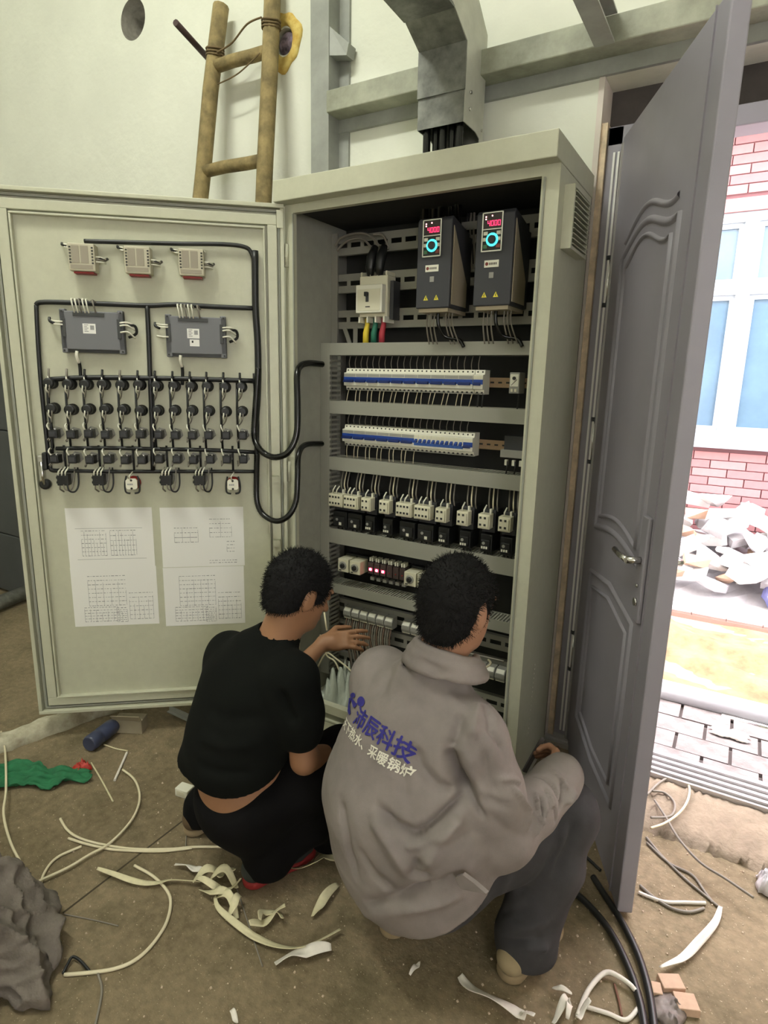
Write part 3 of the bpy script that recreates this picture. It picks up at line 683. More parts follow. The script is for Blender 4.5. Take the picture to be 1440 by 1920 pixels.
# ---- frequency inverters
M_vfd = mat('inverter_front', srgb(56, 57, 62), .55); M_vfd_s = mat('inverter_side', srgb(176, 164, 140), .5, .1)
M_redled = mat('red_led', (.6, .01, .03), .4, emit=(1.0, .02, .08), estr=5); M_redpt = mat('red_led_point', (1, .5, .5), .4, emit=(1.0, .35, .35), estr=8)
M_cyan = mat('cyan_ring', (.1, .8, .85), .4, emit=(.08, .78, .85), estr=1.1)
M_green_b = mat('green_key', srgb(74, 118, 84), .5); M_red_b = mat('red_key', srgb(134, 66, 58), .5)
M_yel = mat('yellow_sticker', srgb(226, 214, 70), .6); M_disp = mat('display_window', srgb(40, 18, 24), .15)
SEG = {'4': 'bcfg', '0': 'abcdef', '2': 'abged'}
def seg7(ch, x, z, w, h, y):
    m = MB(); t_ = w * .2
    S = dict(a=(x, x + w, z + h - t_, z + h), g=(x, x + w, z + h / 2 - t_ / 2, z + h / 2 + t_ / 2), d=(x, x + w, z, z + t_), b=(x + w - t_, x + w, z + h / 2, z + h), c=(x + w - t_, x + w, z, z + h / 2), f=(x, x + t_, z + h / 2, z + h), e=(x, x + t_, z, z + h / 2))
    for k in SEG[ch]: a, b, c, d = S[k]; m.box(a, b, y - .0004, y, c, d)
    return m
def make_vfd(label):
    t = thing('frequency_inverter', label, 'inverter', (0, 0, 0), 0, 'frequency inverters in the cabinet')
    w, h, D = .128, .292, .182
    B = lambda mb, n, m, bev=0, p=None: mb.build(n, m, p or t, bevel=bev, world=False)
    B(MB().prism([(0, -D, 0), (0, -D, h - .012), (0, -D + .012, h), (0, -.03, h - .03), (0, -.03, 0)], (w, 0, 0)), 'front_cover', M_vfd, .004)
    B(MB().box(.004, w - .004, -.03, 0, .005, h - .04), 'heatsink', M_dark)
    B(MB().prism([(w + .0002, -D + .014, .012), (w + .0002, -D + .014, h - .03), (w + .0002, -.045, .09), (w + .0002, -.045, .012)], (.0022, 0, 0)), 'side_panel', M_vfd_s)  # pale piece shaped as the lit part; shaded corner stays dark
    B(MB().box(.008, w - .008, -D + .01, -.02, -.012, 0), 'terminal_tray', M_vfd_s)
    # keypad
    x0, x1, z0, z1 = .022, .092, .165, .283; y = -D
    kp = B(MB().box(x0, x1, y - .004, y, z0, z1), 'keypad', M_black, .002)
    B(MB().box(x0, x1, y - .006, y - .003, z0, z0 + .004).box(x0, x1, y - .006, y - .003, z1 - .003, z1).box(x0, x0 + .004, y - .006, y - .003, z0, z1).box(x1 - .004, x1, y - .006, y - .003, z0, z1).box(x0, x1, y - .0055, y - .003, z0 + .066, z0 + .069), 'bezel', M_chrome, 0, kp)
    B(MB().box(x0 + .005, x1 - .005, y - .0045, y - .004, z0 + .07, z1 - .004), 'display_window', M_disp, 0, kp)
    for k, ch in enumerate('4000'):
        B(seg7(ch, x0 + .018 + k * .0115, z0 + .077, .0085, .016, y - .0046), 'digit', M_redled, 0, kp)
    for lx, lz in ((.012, .105), (.012, .098), (.033, .107)):
        B(MB().cyl((x0 + lx, y - .0045, z0 + lz), (x0 + lx, y - .0055, z0 + lz), .0022, n=8), 'indicator_led', M_redpt, 0, kp)
    cx, cz = x0 + .036, z0 + .036
    m = MB(); n = 28; vs = []
    for r_, yy in ((.0135, y - .0062), (.0205, y - .0062), (.0205, y - .004), (.0135, y - .004)):
        for i in range(n): vs.append((cx + r_ * math.cos(2 * math.pi * i / n), yy, cz + r_ * math.sin(2 * math.pi * i / n)))
    m.add(vs, [(j * n + i, j * n + (i + 1) % n, ((j + 1) % 4) * n + (i + 1) % n, ((j + 1) % 4) * n + i) for j in range(4) for i in range(n)])
    B(m, 'lit_ring', M_cyan, 0, kp)
    B(MB().lathe((cx, y - .004, cz), (0, -1, 0), [(.0125, 0), (.0125, .008), (.010, .0105)], 20), 'knob', M_dark, 0, kp)
    for bx, bz in ((.006, .05), (.05, .05), (.005, .032), (.054, .032)):
        B(MB().box(x0 + bx, x0 + bx + (.014 if bz > .04 else .010), y - .006, y - .004, z0 + bz, z0 + bz + .011), 'white_key', M_white_p, .001, kp)
    B(MB().box(x0 + .006, x0 + .02, y - .006, y - .004, z0 + .010, z0 + .022), 'green_key', M_green_b, .001, kp)
    B(MB().box(x0 + .05, x0 + .064, y - .006, y - .004, z0 + .010, z0 + .022), 'red_key', M_red_b, .001, kp)
    lp = B(MB().box(.034, .084, y - .0015, y, .118, .14), 'name_plate', M_white_p, .001)
    B(MB().cyl((.043, y - .0015, .129), (.043, y - .002, .129), .0055, n=12), 'plate_mark', mat('plate_mark_red', srgb(120, 52, 44), .6), 0, lp)
    m = MB()
    for k in range(5): m.box(.051 + k * .0055, .0548 + k * .0055, y - .0018, y - .0015, .1255, .1325)
    o = B(m, 'plate_lettering', mat('plate_ink', srgb(96, 92, 84), .8), 0, lp); o['kind'] = 'stuff'
    B(MB().box(.052, .068, y - .0012, y, .085, .103), 'grey_badge', M_grey_p, .001)
    for x in (.030, .070):
        s_ = B(MB().prism([(x, y - .0006, .026), (x + .018, y - .0006, .026), (x + .009, y - .0006, .043)], (0, .0006, 0)), 'warning_sticker', M_yel)
        B(MB().prism([(x + .008, y - .001, .029), (x + .0105, y - .001, .029), (x + .0095, y - .001, .0345), (x + .0115, y - .001, .0345), (x + .009, y - .001, .0395), (x + .0085, y - .001, .034), (x + .007, y - .001, .034)], (0, .0004, 0)), 'bolt_mark', M_black, 0, s_)
    # wires below
    for k in range(3): B(MB().tube(catmull([(.022 + k * .014, -.13, -.005), (.021 + k * .014, -.13, -.06), (.018 + k * .016, -.10, -.115)], 4), .0028, 6), 'control_wire', M_wire_g)
    B(MB().tube(catmull([(.064, -.13, 0), (.066, -.13, -.05), (.085, -.11, -.09), (.13, -.09, -.10), (.15, -.09, -.125)], 5), .0065, 8), 'power_wire', M_blackg)
    for k in range(3): B(MB().tube(catmull([(.09 + k * .012, -.12, -.005), (.091 + k * .012, -.12, -.05), (.10 + k * .016, -.09, -.115)], 4), .0026, 6), 'control_wire', M_wire_g)
    return t
v1 = make_vfd('left one of the two black frequency inverters with lit keypads'); v1.location = (.496, .284, 1.708)
v2 = dup(v1, (.71, .284, 1.708), 0, 'right one of the two black frequency inverters with lit keypads')

# ---- moulded case breaker
t = thing('moulded_case_breaker', 'white moulded case breaker beside the left inverter', 'breaker', (.185, .284, 1.70))
B = lambda mb, n, m, bev=0, p=None: mb.build(n, m, p or t, bevel=bev, world=False)
body = B(MB().box(0, .125, -.062, 0, .0, .15), 'body', M_cream_p, .003)
B(MB().box(0, .118, -.09, -.06, .012, .115), 'front_cover', M_white_p, .003)
B(MB().box(.008, .11, -.0915, -.09, .02, .098), 'face_plate', M_cream_p, .001)
B(MB().box(.047, .06, -.0925, -.0912, .052, .086), 'toggle_slot', M_dark); B(MB().box(.044, .058, -.102, -.09, .072, .088), 'toggle', M_black, .002)
B(MB().box(.046, .066, -.0922, -.0912, .032, .036), 'marking', M_hole)
for k in range(4):
    x = .004 + k * .037
    B(MB().box(x, x + .007, -.062, 0, .15, .165), 'barrier', M_cream_p); B(MB().box(x, x + .007, -.075, 0, -.022, 0), 'barrier', M_white_p)
for k, c in enumerate(((226, 200, 60), (30, 106, 84), (170, 50, 62))):
    x = .027 + k * .037
    o = MB().tube([(x, -.045, -.004), (x, -.045, -.03), (x - .003, -.05, -.06), (x - .004, -.05, -.105)], [.008, .010, .012, .012], 9).build('phase_sleeve', mat('phase_sleeve_%d' % k, srgb(*c), .5), t, world=False)
for k in range(2):
    x = .045 + k * .042
    MB().tube([(x - .004, -.05, .15), (x - .003, -.055, .18), (x, -.05, .22), (x + .002, -.03, .26)], [.012, .018, .020, .013], 9).build('terminal_boot', M_black, t, world=False)
MB().box(.13, .145, -.05, 0, -.01, .13).build('side_accessory', M_dark, t, world=False)
# two arched cables at the upper left, over the rail
for k, (pts, m_) in enumerate((([(628, 462), (640, 446), (665, 438), (690, 440), (712, 462)], M_wire_g), ([(632, 470), (650, 452), (676, 447), (694, 462), (700, 480)], M_wire_g), ([(700, 440), (716, 440), (724, 452), (728, 468)], M_wire_g))):
    o = MB().tube(catmull([at(x, y, 1, .26) for x, y in pts], 5), .0045, 7).build('grey_lead', m_); tag(o, ['long grey lead arching over the upper slotted rail', 'shorter grey lead arching to the white moulded case breaker', 'short grey lead looping down beside the right black boot'][k], 'wire', 'leads at the moulded case breaker')
for k in range(9):
    x = .49 + k * .012 + (.03 if k > 5 else 0)
    o = MB().tube(catmull([(x, .30, 2.05), (x + .004 * math.sin(k), .29, 2.0), (x + .012, .285, 1.93), (x + .02, .284, 1.86)], 4), .004, 6).build('grey_lead', M_wire_g if k % 3 else M_wire_b)
    tag(o, 'thin lead hanging behind the frequency inverters from the cabinet roof', 'wire', 'leads behind the inverters')

# ---- DIN rails
def din(z, x0, x1, label, m=M_rail_b):
    t = thing('din_rail', label, 'rail', (x0, .28, z)); s = MB().box(x0, x1, .276, .278, z - .0175, z - .012).box(x0, x1, .276, .278, z + .012, z + .0175).box(x0, x1, .278, .284, z - .012, z - .010).box(x0, x1, .278, .284, z + .010, z + .012).box(x0, x1, .2825, .284, z - .012, z + .012)
    s.build('profile', m, t)
    for i in range(int((x1 - x0) / .03)): MB().box(x0 + .01 + i * .03, x0 + .024 + i * .03, .2818, .2826, z - .003, z + .003).build('slot', M_hole, t)
Z1, Z2, Z3, Z4, Z5 = 1.462, 1.236, .965, .682, .452
din(Z1, .62, .94, 'bronze DIN rail at the end of the upper breaker row'); din(Z2, .62, .94, 'bronze DIN rail at the end of the lower breaker row')

# ---- circuit breakers
def make_breaker(poles, high, label, pitch=.0186):
    w = poles * pitch - .0006
    t = thing('circuit_breaker', label, 'breaker', (0, 0, 0), 0)
    B = lambda mb, n, m, bev=0: mb.build(n, m, t, bevel=bev, world=False)
    B(MB().prism([(0, 0, -.043), (0, 0, .043), (0, -.046, .043), (0, -.05, .027), (0, -.066, .025), (0, -.066, -.024), (0, -.05, -.027), (0, -.046, -.043)], (w, 0, 0)), 'body', M_white_p)
    B(MB().box(.0008, w - .0008, -.0668, -.0655, .0105, .022), 'rating_label', M_grey_p if poles == 3 else M_cream_p)
    B(MB().box(.0004, w - .0004, -.0475, -.0455, -.042, -.029), 'lower_terminal_cover', M_grey_p)
    if high:
        B(MB().box(.0, w, -.0675, -.066, -.008, .009), 'blue_band', M_blue_p)
        B(MB().prism([(.002, -.066, -.012), (.002, -.066, .0), (.002, -.077, -.006), (.002, -.077, -.012)], (w - .004 - (.006 if poles > 1 else 0), 0, 0)), 'toggle', mat('dark_blue_toggle', srgb(22, 40, 96), .4))
    else:
        B(MB().box(.0, w, -.0675, -.066, -.017, -.006), 'blue_band', mat('bright_blue_band', srgb(58, 98, 176), .4))
        B(MB().prism([(.004, -.066, -.004), (.004, -.066, .008), (.004, -.077, -.0), (.004, -.077, -.006)], (w - .008, 0, 0)), 'toggle', M_blue_p)
    m = MB(); m2 = MB()
    for k in range(poles):
        x = (k + .5) * pitch
        m.cyl((x, -.0475, .036), (x, -.049, .0358), .0032, n=7)
        m2.box(x - .004, x + .004, -.0482, -.0472, -.040, -.033)
    o = B(m, 'terminal_screw', M_hole); o['kind'] = 'stuff'
    o = B(m2, 'terminal_opening', M_hole); o['kind'] = 'stuff'
    return t
bp = {}
def put_breaker(key, x, z, label, group):
    if key not in bp: o = bp[key] = make_breaker(*key, label)
    else: o = dup(bp[key], (0, 0, 0), 0, label)
    o.location = (x, .277, z); o['group'] = group
x = .122
for i in range(10):
    put_breaker((3, True), x, Z1, '%s three-pole white breaker from the left in the upper breaker row' % ORD[i], 'breakers of the upper row'); x += 3 * .0186
put_breaker((2, True), x + .002, Z1, 'two-pole white breaker ending the upper breaker row', 'breakers of the upper row')
x = .116
for i in range(6):
    put_breaker((3, True), x, Z2, '%s three-pole white breaker from the left in the lower breaker row' % ORD[i], 'breakers of the lower row'); x += 3 * .0186
for i in range(11):
    put_breaker((1, False), x, Z2, '%s bright-blue-banded single-pole breaker from the left in the lower breaker row' % ORD[i], 'breakers of the lower row'); x += .0186
put_breaker((2, True), x, Z2, 'two-pole white breaker ending the lower breaker row', 'breakers of the lower row')
def make_socket_relay(label, loc):
    t = thing('relay_module', label, 'relay', loc); B = lambda mb, n, m, bev=0: mb.build(n, m, t, bevel=bev, world=False)
    B(MB().box(0, .036, -.062, 0, -.036, .036), 'body', M_grey_p, .002); B(MB().box(.003, .033, -.064, -.062, -.012, .03), 'face', M_white_p, .001)
    B(MB().cyl((.018, -.064, .016), (.018, -.069, .016), .006, n=12), 'dial', M_black); B(MB().bar((.008, -.0646, -.008), (.028, -.0646, .012), .0015, .0012, up=(0, 1, 0)), 'printed_line', M_hole)
    for k in range(2): B(MB().box(.007 + k * .013, .015 + k * .013, -.0645, -.062, -.03, -.02), 'terminal', M_cream_p, .0005)
    return t
make_socket_relay('small grey relay module alone at the right end of the upper rail', (.815, .277, Z1))
t = thing('terminal_strip', 'low grey terminal strip at the right end of the lower breaker rail', 'terminal', (.79, .277, Z2 - .01)); B = lambda mb, n, m, bev=0: mb.build(n, m, t, bevel=bev, world=False)
B(MB().box(0, .10, -.04, 0, -.028, .0), 'body', M_grey_p, .002); B(MB().box(.01, .09, -.03, 0, 0, .05), 'clear_cover', M_dark)
for k in range(3): B(MB().box(.02 + k * .027, .03 + k * .027, -.044, -.03, -.055, -.035), 'ferrule', M_white_p)
# wires between the rows
def row_wires(xs, z0, z1, y, m, label, group, bend=.01, rr=.0017):
    for k, x in enumerate(xs):
        b_ = bend * (0.4 + .6 * RND.random())
        o = MB().tube(catmull([(x, y, z0), (x - b_ * .2, y - .008, z0 + (z1 - z0) * .45), (x - b_, y, z1)], 3), rr, 5).build('control_wire', m); tag(o, label, 'wire', group)
lab = 'thin pale wire dropping below the %s breaker row into its duct'
row_wires([.132 + k * .0186 for k in range(0, 30) if k % 3 != 1], Z1 - .03, 1.370, .238, M_wire_w, lab % 'upper', 'pale wires below the upper breakers', .016)
row_wires([.126 + k * .0186 for k in range(0, 18) if k % 3 != 1], Z2 - .03, 1.140, .238, M_wire_w, lab % 'lower', 'pale wires below the lower breakers', .008)
lab = 'thin dark wire rising above the %s breaker row'
row_wires([.132 + k * .0186 * 1.5 for k in range(0, 21)], Z1 + .04, 1.556, .24, M_wire_g, lab % 'upper', 'dark wires above the upper breakers', -.004)
row_wires([.128 + k * .0186 * 1.5 for k in range(0, 20)], Z2 + .04, 1.322, .24, M_wire_g, lab % 'lower', 'dark wires above the lower breakers', -.004)
for k, (x, z0, z1) in enumerate(((.695, Z1 - .03, 1.372), (.712, Z1 - .03, 1.372), (.845, Z1 - .04, 1.372), (.82, Z2 - .05, 1.14), (.85, Z2 - .05, 1.14), (.875, Z2 - .05, 1.14))):
    o = MB().tube([(x, .235, z0), (x + .002, .23, (z0 + z1) / 2), (x - .002, .235, z1)], .003, 6).build('control_wire', M_wire_b); tag(o, 'thicker black wire falling to a duct near the right of the breaker rows', 'wire', 'black wires right of the breakers')

# ---- contactors with overload relays
def make_contactor(wide, label):
    t = thing('contactor', label, 'contactor', (0, 0, 0), 0, 'contactors in the third row'); B = lambda mb, n, m, bev=0, p=None: mb.build(n, m, p or t, bevel=bev, world=False)
    w = .07 if wide else .046; n = 4 if wide else 2
    B(MB().box(.002, w + .006, -.075, 0, -.045, .04).box(.006, w + .002, -.085, -.07, -.02, .03), 'base', M_dark, .002)
    blk = B(MB().box(0, w, -.118, -.078, -.024, .03).box(.004, w - .004, -.124, -.118, -.018, .024), 'auxiliary_block', M_cream_p, .002)
    m = MB()
    for k in range(n):
        for z in (-.012, .014): m.box(.008 + k * (w - .012) / n, .008 + k * (w - .012) / n + .008, -.1252, -.124, z, z + .008)
    o = B(m, 'terminal_opening', M_hole, 0, blk); o['kind'] = 'stuff'
    for k in range(2 if wide else 1):
        B(MB().tube([(.02 + k * .018, -.115, .03), (.02 + k * .018, -.113, .045), (.024 + k * .02, -.10, .062)], .0028, 6), 'white_ferrule', M_white_p)
    for k in range(3):
        x = w * .45 + k * .016
        B(MB().tube(catmull([(x, -.06, .035), (x + .001, -.072, .06), (x - .004, -.06, .085), (x - .012, -.035, .118)], 4), .0028, 6), 'lead_wire', M_wire_g if k != 1 else M_wire_w)
    B(MB().box(w * .7, w * .7 + .007, -.09, -.076, .03, .046), 'white_ferrule', M_white_p)
    ov = B(MB().box(.003, w + .002, -.088, 0, -.118, -.05).box(.008, w - .004, -.096, -.088, -.108, -.07), 'overload_relay', M_black, .003)
    B(MB().cyl((w * .4, -.096, -.083), (w * .4, -.0975, -.083), .006, n=10), 'dial', M_grey_p, 0, ov)
    if not wide:
        for k in range(3): B(MB().box(.010 + k * .009, .016 + k * .009, -.0975, -.096, -.104, -.095), 'white_mark', M_white_p, 0, ov)
    else: B(MB().box(w * .55, w * .55 + .012, -.0975, -.096, -.106, -.094), 'white_mark', M_white_p, 0, ov)
    for k in range(3): B(MB().tube([(.012 + k * w * .3, -.06, -.115), (.012 + k * w * .3, -.064, -.13), (.010 + k * w * .3, -.05, -.142)], .0032, 6), 'lower_wire', M_wire_b)
    return t
cp = {}
for i, (x, wide) in enumerate(((.079, 1), (.154, 1), (.240, 0), (.325, 0), (.402, 1), (.483, 1), (.574, 0), (.662, 0), (.747, 0), (.824, 0))):
    lab = '%s contactor from the left, a %s cream block over a black relay' % (ORD[i], 'four-hole' if wide else 'two-hole')
    if wide not in cp: o = cp[wide] = make_contactor(bool(wide), lab)
    else: o = dup(cp[wide], (0, 0, 0), 0, lab)
    o.location = (x, .284, Z3)

# ---- timers and LED relays of the fourth row
def make_timer(label):
    t = thing('timer_relay', label, 'timer', (0, 0, 0), 0, 'square timer relays'); B = lambda mb, n, m, bev=0: mb.build(n, m, t, bevel=bev, world=False)
    B(MB().box(0, .053, -.094, -.03, -.03, .027), 'body', M_cream_p, .002); B(MB().box(-.002, .055, -.03, 0, -.04, .035), 'socket', M_black, .002)
    B(MB().lathe((.026, -.094, -.002), (0, -1, 0), [(.018, 0), (.018, .002), (.013, .003)], 18), 'dial_ring', M_grey_p)
    B(MB().lathe((.026, -.097, -.002), (0, -1, 0), [(.011, 0), (.010, .006), (.006, .007)], 14), 'dial_knob', M_black)
    B(MB().box(.006, .018, -.0945, -.094, -.026, -.021), 'marking', M_hole)
    return t
tm = make_timer('first square timer relay with a dial at the left of the fourth row'); tm.location = (.112, .284, Z4 + .002)
for i, x in enumerate((.172, .436, .496)):
    dup(tm, (x, .284, Z4 + .002), 0, ['second square timer relay with a dial at the left of the fourth row', 'square timer relay with a dial between the LED relays and the head', 'square timer relay with a dial half behind the right worker'][i])
def make_ledrelay(lit, label):
    t = thing('plug_in_relay', label, 'relay', (0, 0, 0), 0, 'small plug-in relays'); B = lambda mb, n, m, bev=0: mb.build(n, m, t, bevel=bev, world=False)
    B(MB().box(0, .026, -.065, -.02, -.02, .03), 'case', mat('smoky_relay_case', srgb(70, 58, 58), .3), .002); B(MB().box(-.002, .028, -.03, 0, -.04, .04), 'socket', M_black, .002)
    B(MB().ball((.013, -.066, .0), .0055 if lit else .003, 8, 6), 'led', M_redpt if lit else M_red_p)
    if lit: B(MB().box(.005, .021, -.0658, -.065, -.006, .006), 'led_window', M_redled)
    B(MB().box(.004, .010, -.06, -.03, .034, .05), 'ferrule', M_white_p); B(MB().box(.015, .021, -.06, -.03, .034, .05), 'ferrule', M_white_p)
    B(MB().box(.004, .022, -.05, -.03, -.052, -.038), 'terminal_marker', M_grey_p)
    return t
l1 = make_ledrelay(True, 'first plug-in relay from the left with a lit red LED'); l1.location = (.246, .284, Z4 - .002); l0 = None
for i in range(1, 6):
    x = .246 + i * .0305
    if i < 3: dup(l1, (x, .284, Z4 - .002), 0, '%s plug-in relay from the left with a lit red LED' % ORD[i])
    else:
        lab = '%s unlit plug-in relay right of the lit red LEDs' % ORD[i - 3]
        if l0 is None: l0 = make_ledrelay(False, lab); l0.location = (x, .284, Z4 - .002)
        else: dup(l0, (x, .284, Z4 - .002), 0, lab)
for i in range(5): dup(l0, (.57 + i * .0305, .284, Z4 - .002), 0, '%s unlit plug-in relay hidden behind the right worker' % ORD[i])

# ---- terminal blocks of the bottom row
def make_terminal(label):
    t = thing('terminal_block', label, 'terminal', (0, 0, 0), 0, 'grey terminal blocks of the bottom row'); B = lambda mb, n, m, bev=0: mb.build(n, m, t, bevel=bev, world=False)
    B(MB().prism([(0, 0, -.028), (0, 0, .022), (0, -.03, .022), (0, -.045, .006), (0, -.045, -.010), (0, -.036, -.028)], (.039, 0, 0)), 'body', M_grey_p, .001)
    B(MB().obox((.004, -.0312, .0205), (.031, 0, 0), (0, -.012, -.0128), (0, -.0015, .0015)), 'marker_strip', M_white_p)
    B(MB().box(.002, .037, -.038, -.034, -.027, -.020), 'lower_ledge', M_cream_p)
    return t
tb = make_terminal('first grey terminal block from the left in the bottom row'); tb.location = (.112, .276, Z5)
for i in range(1, 6): dup(tb, (.112 + i * .0425, .276, Z5), 0, '%s grey terminal block from the left in the bottom row' % ORD[i])
for i in range(2): dup(tb, (.408 + i * .0425, .276, Z5), 0, '%s pale terminal block just above the right collar in the bottom row' % ('left' if i == 0 else 'right'))
for i in range(4): dup(tb, (.70 + i * .0425, .276, Z5 - .1), 0, '%s grey terminal block from the left on the lowest right rail' % ORD[i])
for i in range(22):
    x = .122 + i * .0108; dx = RND.uniform(-.008, .02)
    o = MB().tube(catmull([(x, .25, Z5 - .026), (x + .002, .235, Z5 - .10), (x + .02 + dx, .24, Z5 - .22), (x + .03 + dx * 2, .24, .12)], 4), .0042, 6).build('hanging_cable', M_wire_g if i % 3 else mat('brown_cable', srgb(112, 92, 78), .6))
    tag(o, 'greyish cable hanging in the bundle below the bottom terminal blocks', 'cable', 'cable bundle below the terminals')
# crumpled plastic and loose wires on the cabinet bottom
def crumple(name, c, sx, sy, sz, m, seed, label, cat, n=22, parent=None):
    r = random.Random(seed); vs = []
    ph = [(r.uniform(4, 15), r.uniform(4, 15), r.uniform(0, 6.3), r.uniform(.3, 1)) for _ in range(7)]
    for i in range(n + 1):
        for j in range(n + 1):
            u = i / n * 2 - 1; v = j / n * 2 - 1; e = max(0, 1 - max(abs(u), abs(v)) ** 3)
            h = abs(sum(a * math.sin(fx * u + fy * v + p) for fx, fy, p, a in ph)) / 3
            vs.append((c[0] + sx * u * (1 + .12 * math.sin(5 * v + seed)), c[1] + sy * v * (1 + .12 * math.sin(6 * u + seed)), c[2] + sz * (h * (.25 + .75 * e) + .6 * e) + .001))
    fs = [(i * (n + 1) + j, (i + 1) * (n + 1) + j, (i + 1) * (n + 1) + j + 1, i * (n + 1) + j + 1) for i in range(n) for j in range(n)]
    o = MB().add(vs, fs, True).build(name, m)
    s = o.modifiers.new('thick', 'SOLIDIFY'); s.thickness = .0015; s.offset = 1
    return tag(o, label, cat)
crumple('plastic_bag', (.17, .16, .066), .10, .10, .12, mat('milky_plastic', srgb(176, 182, 170), .35, var=.15, scale=12), 3, 'crumpled milky plastic bag on the cabinet bottom beside the left worker', 'bag')
for k, pts in enumerate(([(596, 1250), (612, 1225), (630, 1235), (655, 1255), (672, 1275)], [(640, 1268), (628, 1240), (612, 1228), (600, 1190)], [(888, 1240), (905, 1252), (920, 1245), (915, 1236)], [(880, 1225), (910, 1232), (945, 1240)])):
    o = MB().tube(catmull([at(x, y, 1, .16) for x, y in pts], 5), .004, 6).build('loose_wire', M_wire_w if k != 3 else M_wire_g)
    tag(o, ['long pale loose wire curling low in the cabinet between the workers', 'short pale loose wire rising towards the raised hand', 'curled pale wire end low in the cabinet right of the right worker', 'grey wire low in the cabinet right of the right worker'][k], 'wire')
# ================================================================ the cabinet door (part of the cabinet) and what is mounted on it
def dbox(mb, u0, u1, o0, o1, z0, z1):
    return mb.obox(dw(u0, o0, z0), DU * (u1 - u0), DN * (o1 - o0), (0, 0, z1 - z0))
ZT, ZB, UW = 2.072, 0.116, 1.0
cd = dbox(MB(), .004, UW, -.024, -.004, ZB, ZT).build('door', M_cab, cab)
def ring(u0, u1, z0, z1, w, o0, o1, name, bev=.002, m=M_cab):
    q = dbox(MB(), u0, u1, o0, o1, z1 - w, z1); dbox(q, u0, u1, o0, o1, z0, z0 + w); dbox(q, u0, u0 + w, o0, o1, z0 + w, z1 - w); dbox(q, u1 - w, u1, o0, o1, z0 + w, z1 - w)
    return q.build(name, m, cd, bevel=bev)
ring(.004, UW, ZB, ZT, .014, -.004, .026, 'edge_flange')
ring(.030, UW - .034, ZB + .032, ZT - .036, .034, -.004, .016, 'stiffener_frame')
ring(.072, UW - .074, ZB + .066, ZT - .078, .007, -.004, .022, 'panel_lip')
ring(.020, UW - .022, ZB + .018, ZT - .020, .006, -.004, .008, 'door_gasket', 0, MATS['grey_gasket'])
dbox(MB(), .079, UW - .081, -.004, .002, ZB + .073, ZT - .085).build('inner_sheet', M_cab, cd)
for z in (1.9, 1.1, .3): MB().cyl(dw(-.004, .01, z - .04), dw(-.004, .01, z + .04), .008, n=10).build('hinge', M_cab, cd)
for z in (2.02,): dbox(MB(), .008, .03, .022, .03, z - .03, z + .03).build('corner_bracket', M_cab, cd)
PS = .003   # height of the inner sheet above the door plane
def dplace(u, z, off=PS): return dw(u, off, z)
def duz(px, py, off=PS):
    q = on_door(px, py, off); return q.dot(DU), q.z

# ---- three power modules
M_mod = mat('module_cream', srgb(186, 180, 158), .5); M_modp = mat('module_label', srgb(150, 142, 126), .55)
def make_module(label):
    t = thing('power_module', label, 'module', (0, 0, 0), TH, 'beige modules on the cabinet door'); B = lambda mb, n, m, bev=0, p=None: mb.build(n, m, p or t, bevel=bev, world=False)
    w, h, D = .086, .090, .052
    b = B(MB().box(0, w, -D, -.004, 0, h), 'case', M_mod, .003)
    B(MB().box(.010, w - .010, -.036, 0, -.006, h - .004), 'base', M_red_p)
    B(MB().box(.012, .036, -D - .0012, -D, .026, h - .008), 'label_field', M_modp, 0, b); B(MB().box(.041, .066, -D - .0012, -D, .026, h - .008), 'label_field', M_modp, 0, b)
    B(MB().box(.006, w - .008, -D - .0012, -D, .007, .020), 'label_field', M_modp, 0, b)
    for sx in (.002, w - .012):
        m = MB()
        for k in range(6): m.box(sx + .002, sx + .008, -D - .0015, -D, .024 + k * .010, .029 + k * .010)
        o = B(m, 'terminal_openings', M_hole, 0, b); o['kind'] = 'stuff'
    for k in range(3): B(MB().tube([(w - .002, -D + .012, .050 - k * .008), (w + .014, -D + .014, .049 - k * .008), (w + .028, -D + .03, .046 - k * .007)], .0026, 6), 'ferrule_wire', M_white_p if k != 1 else M_wire_g)
    B(MB().tube([(w + .012, -D + .014, .046), (w + .024, -D + .03, .042), (w + .03, -.006, .05)], .005, 7), 'wire_bundle', M_black)
    for k in range(2): B(MB().tube([(.002, -D + .012, .084 - k * .009), (-.012, -D + .014, .086 - k * .009), (-.024, -D + .03, .088 - k * .004)], .0026, 6), 'ferrule_wire', M_white_p)
    B(MB().tube([(-.012, -D + .016, .082), (-.026, -.02, .088), (-.03, -.006, .094)], .005, 7), 'wire_bundle', M_black)
    return t
mods = None
for i, (px, py) in enumerate(((130, 507), (235, 512), (336, 516))):
    q = on_door(px, py, PS + .05); u, z = q.dot(DU), q.z
    lab = '%s beige module in the top row on the cabinet door' % ('leftmost', 'middle', 'rightmost')[i]
    if mods is None: mods = make_module(lab); mods.location = dplace(u, z)
    else: dup(mods, dplace(u, z), TH, lab)

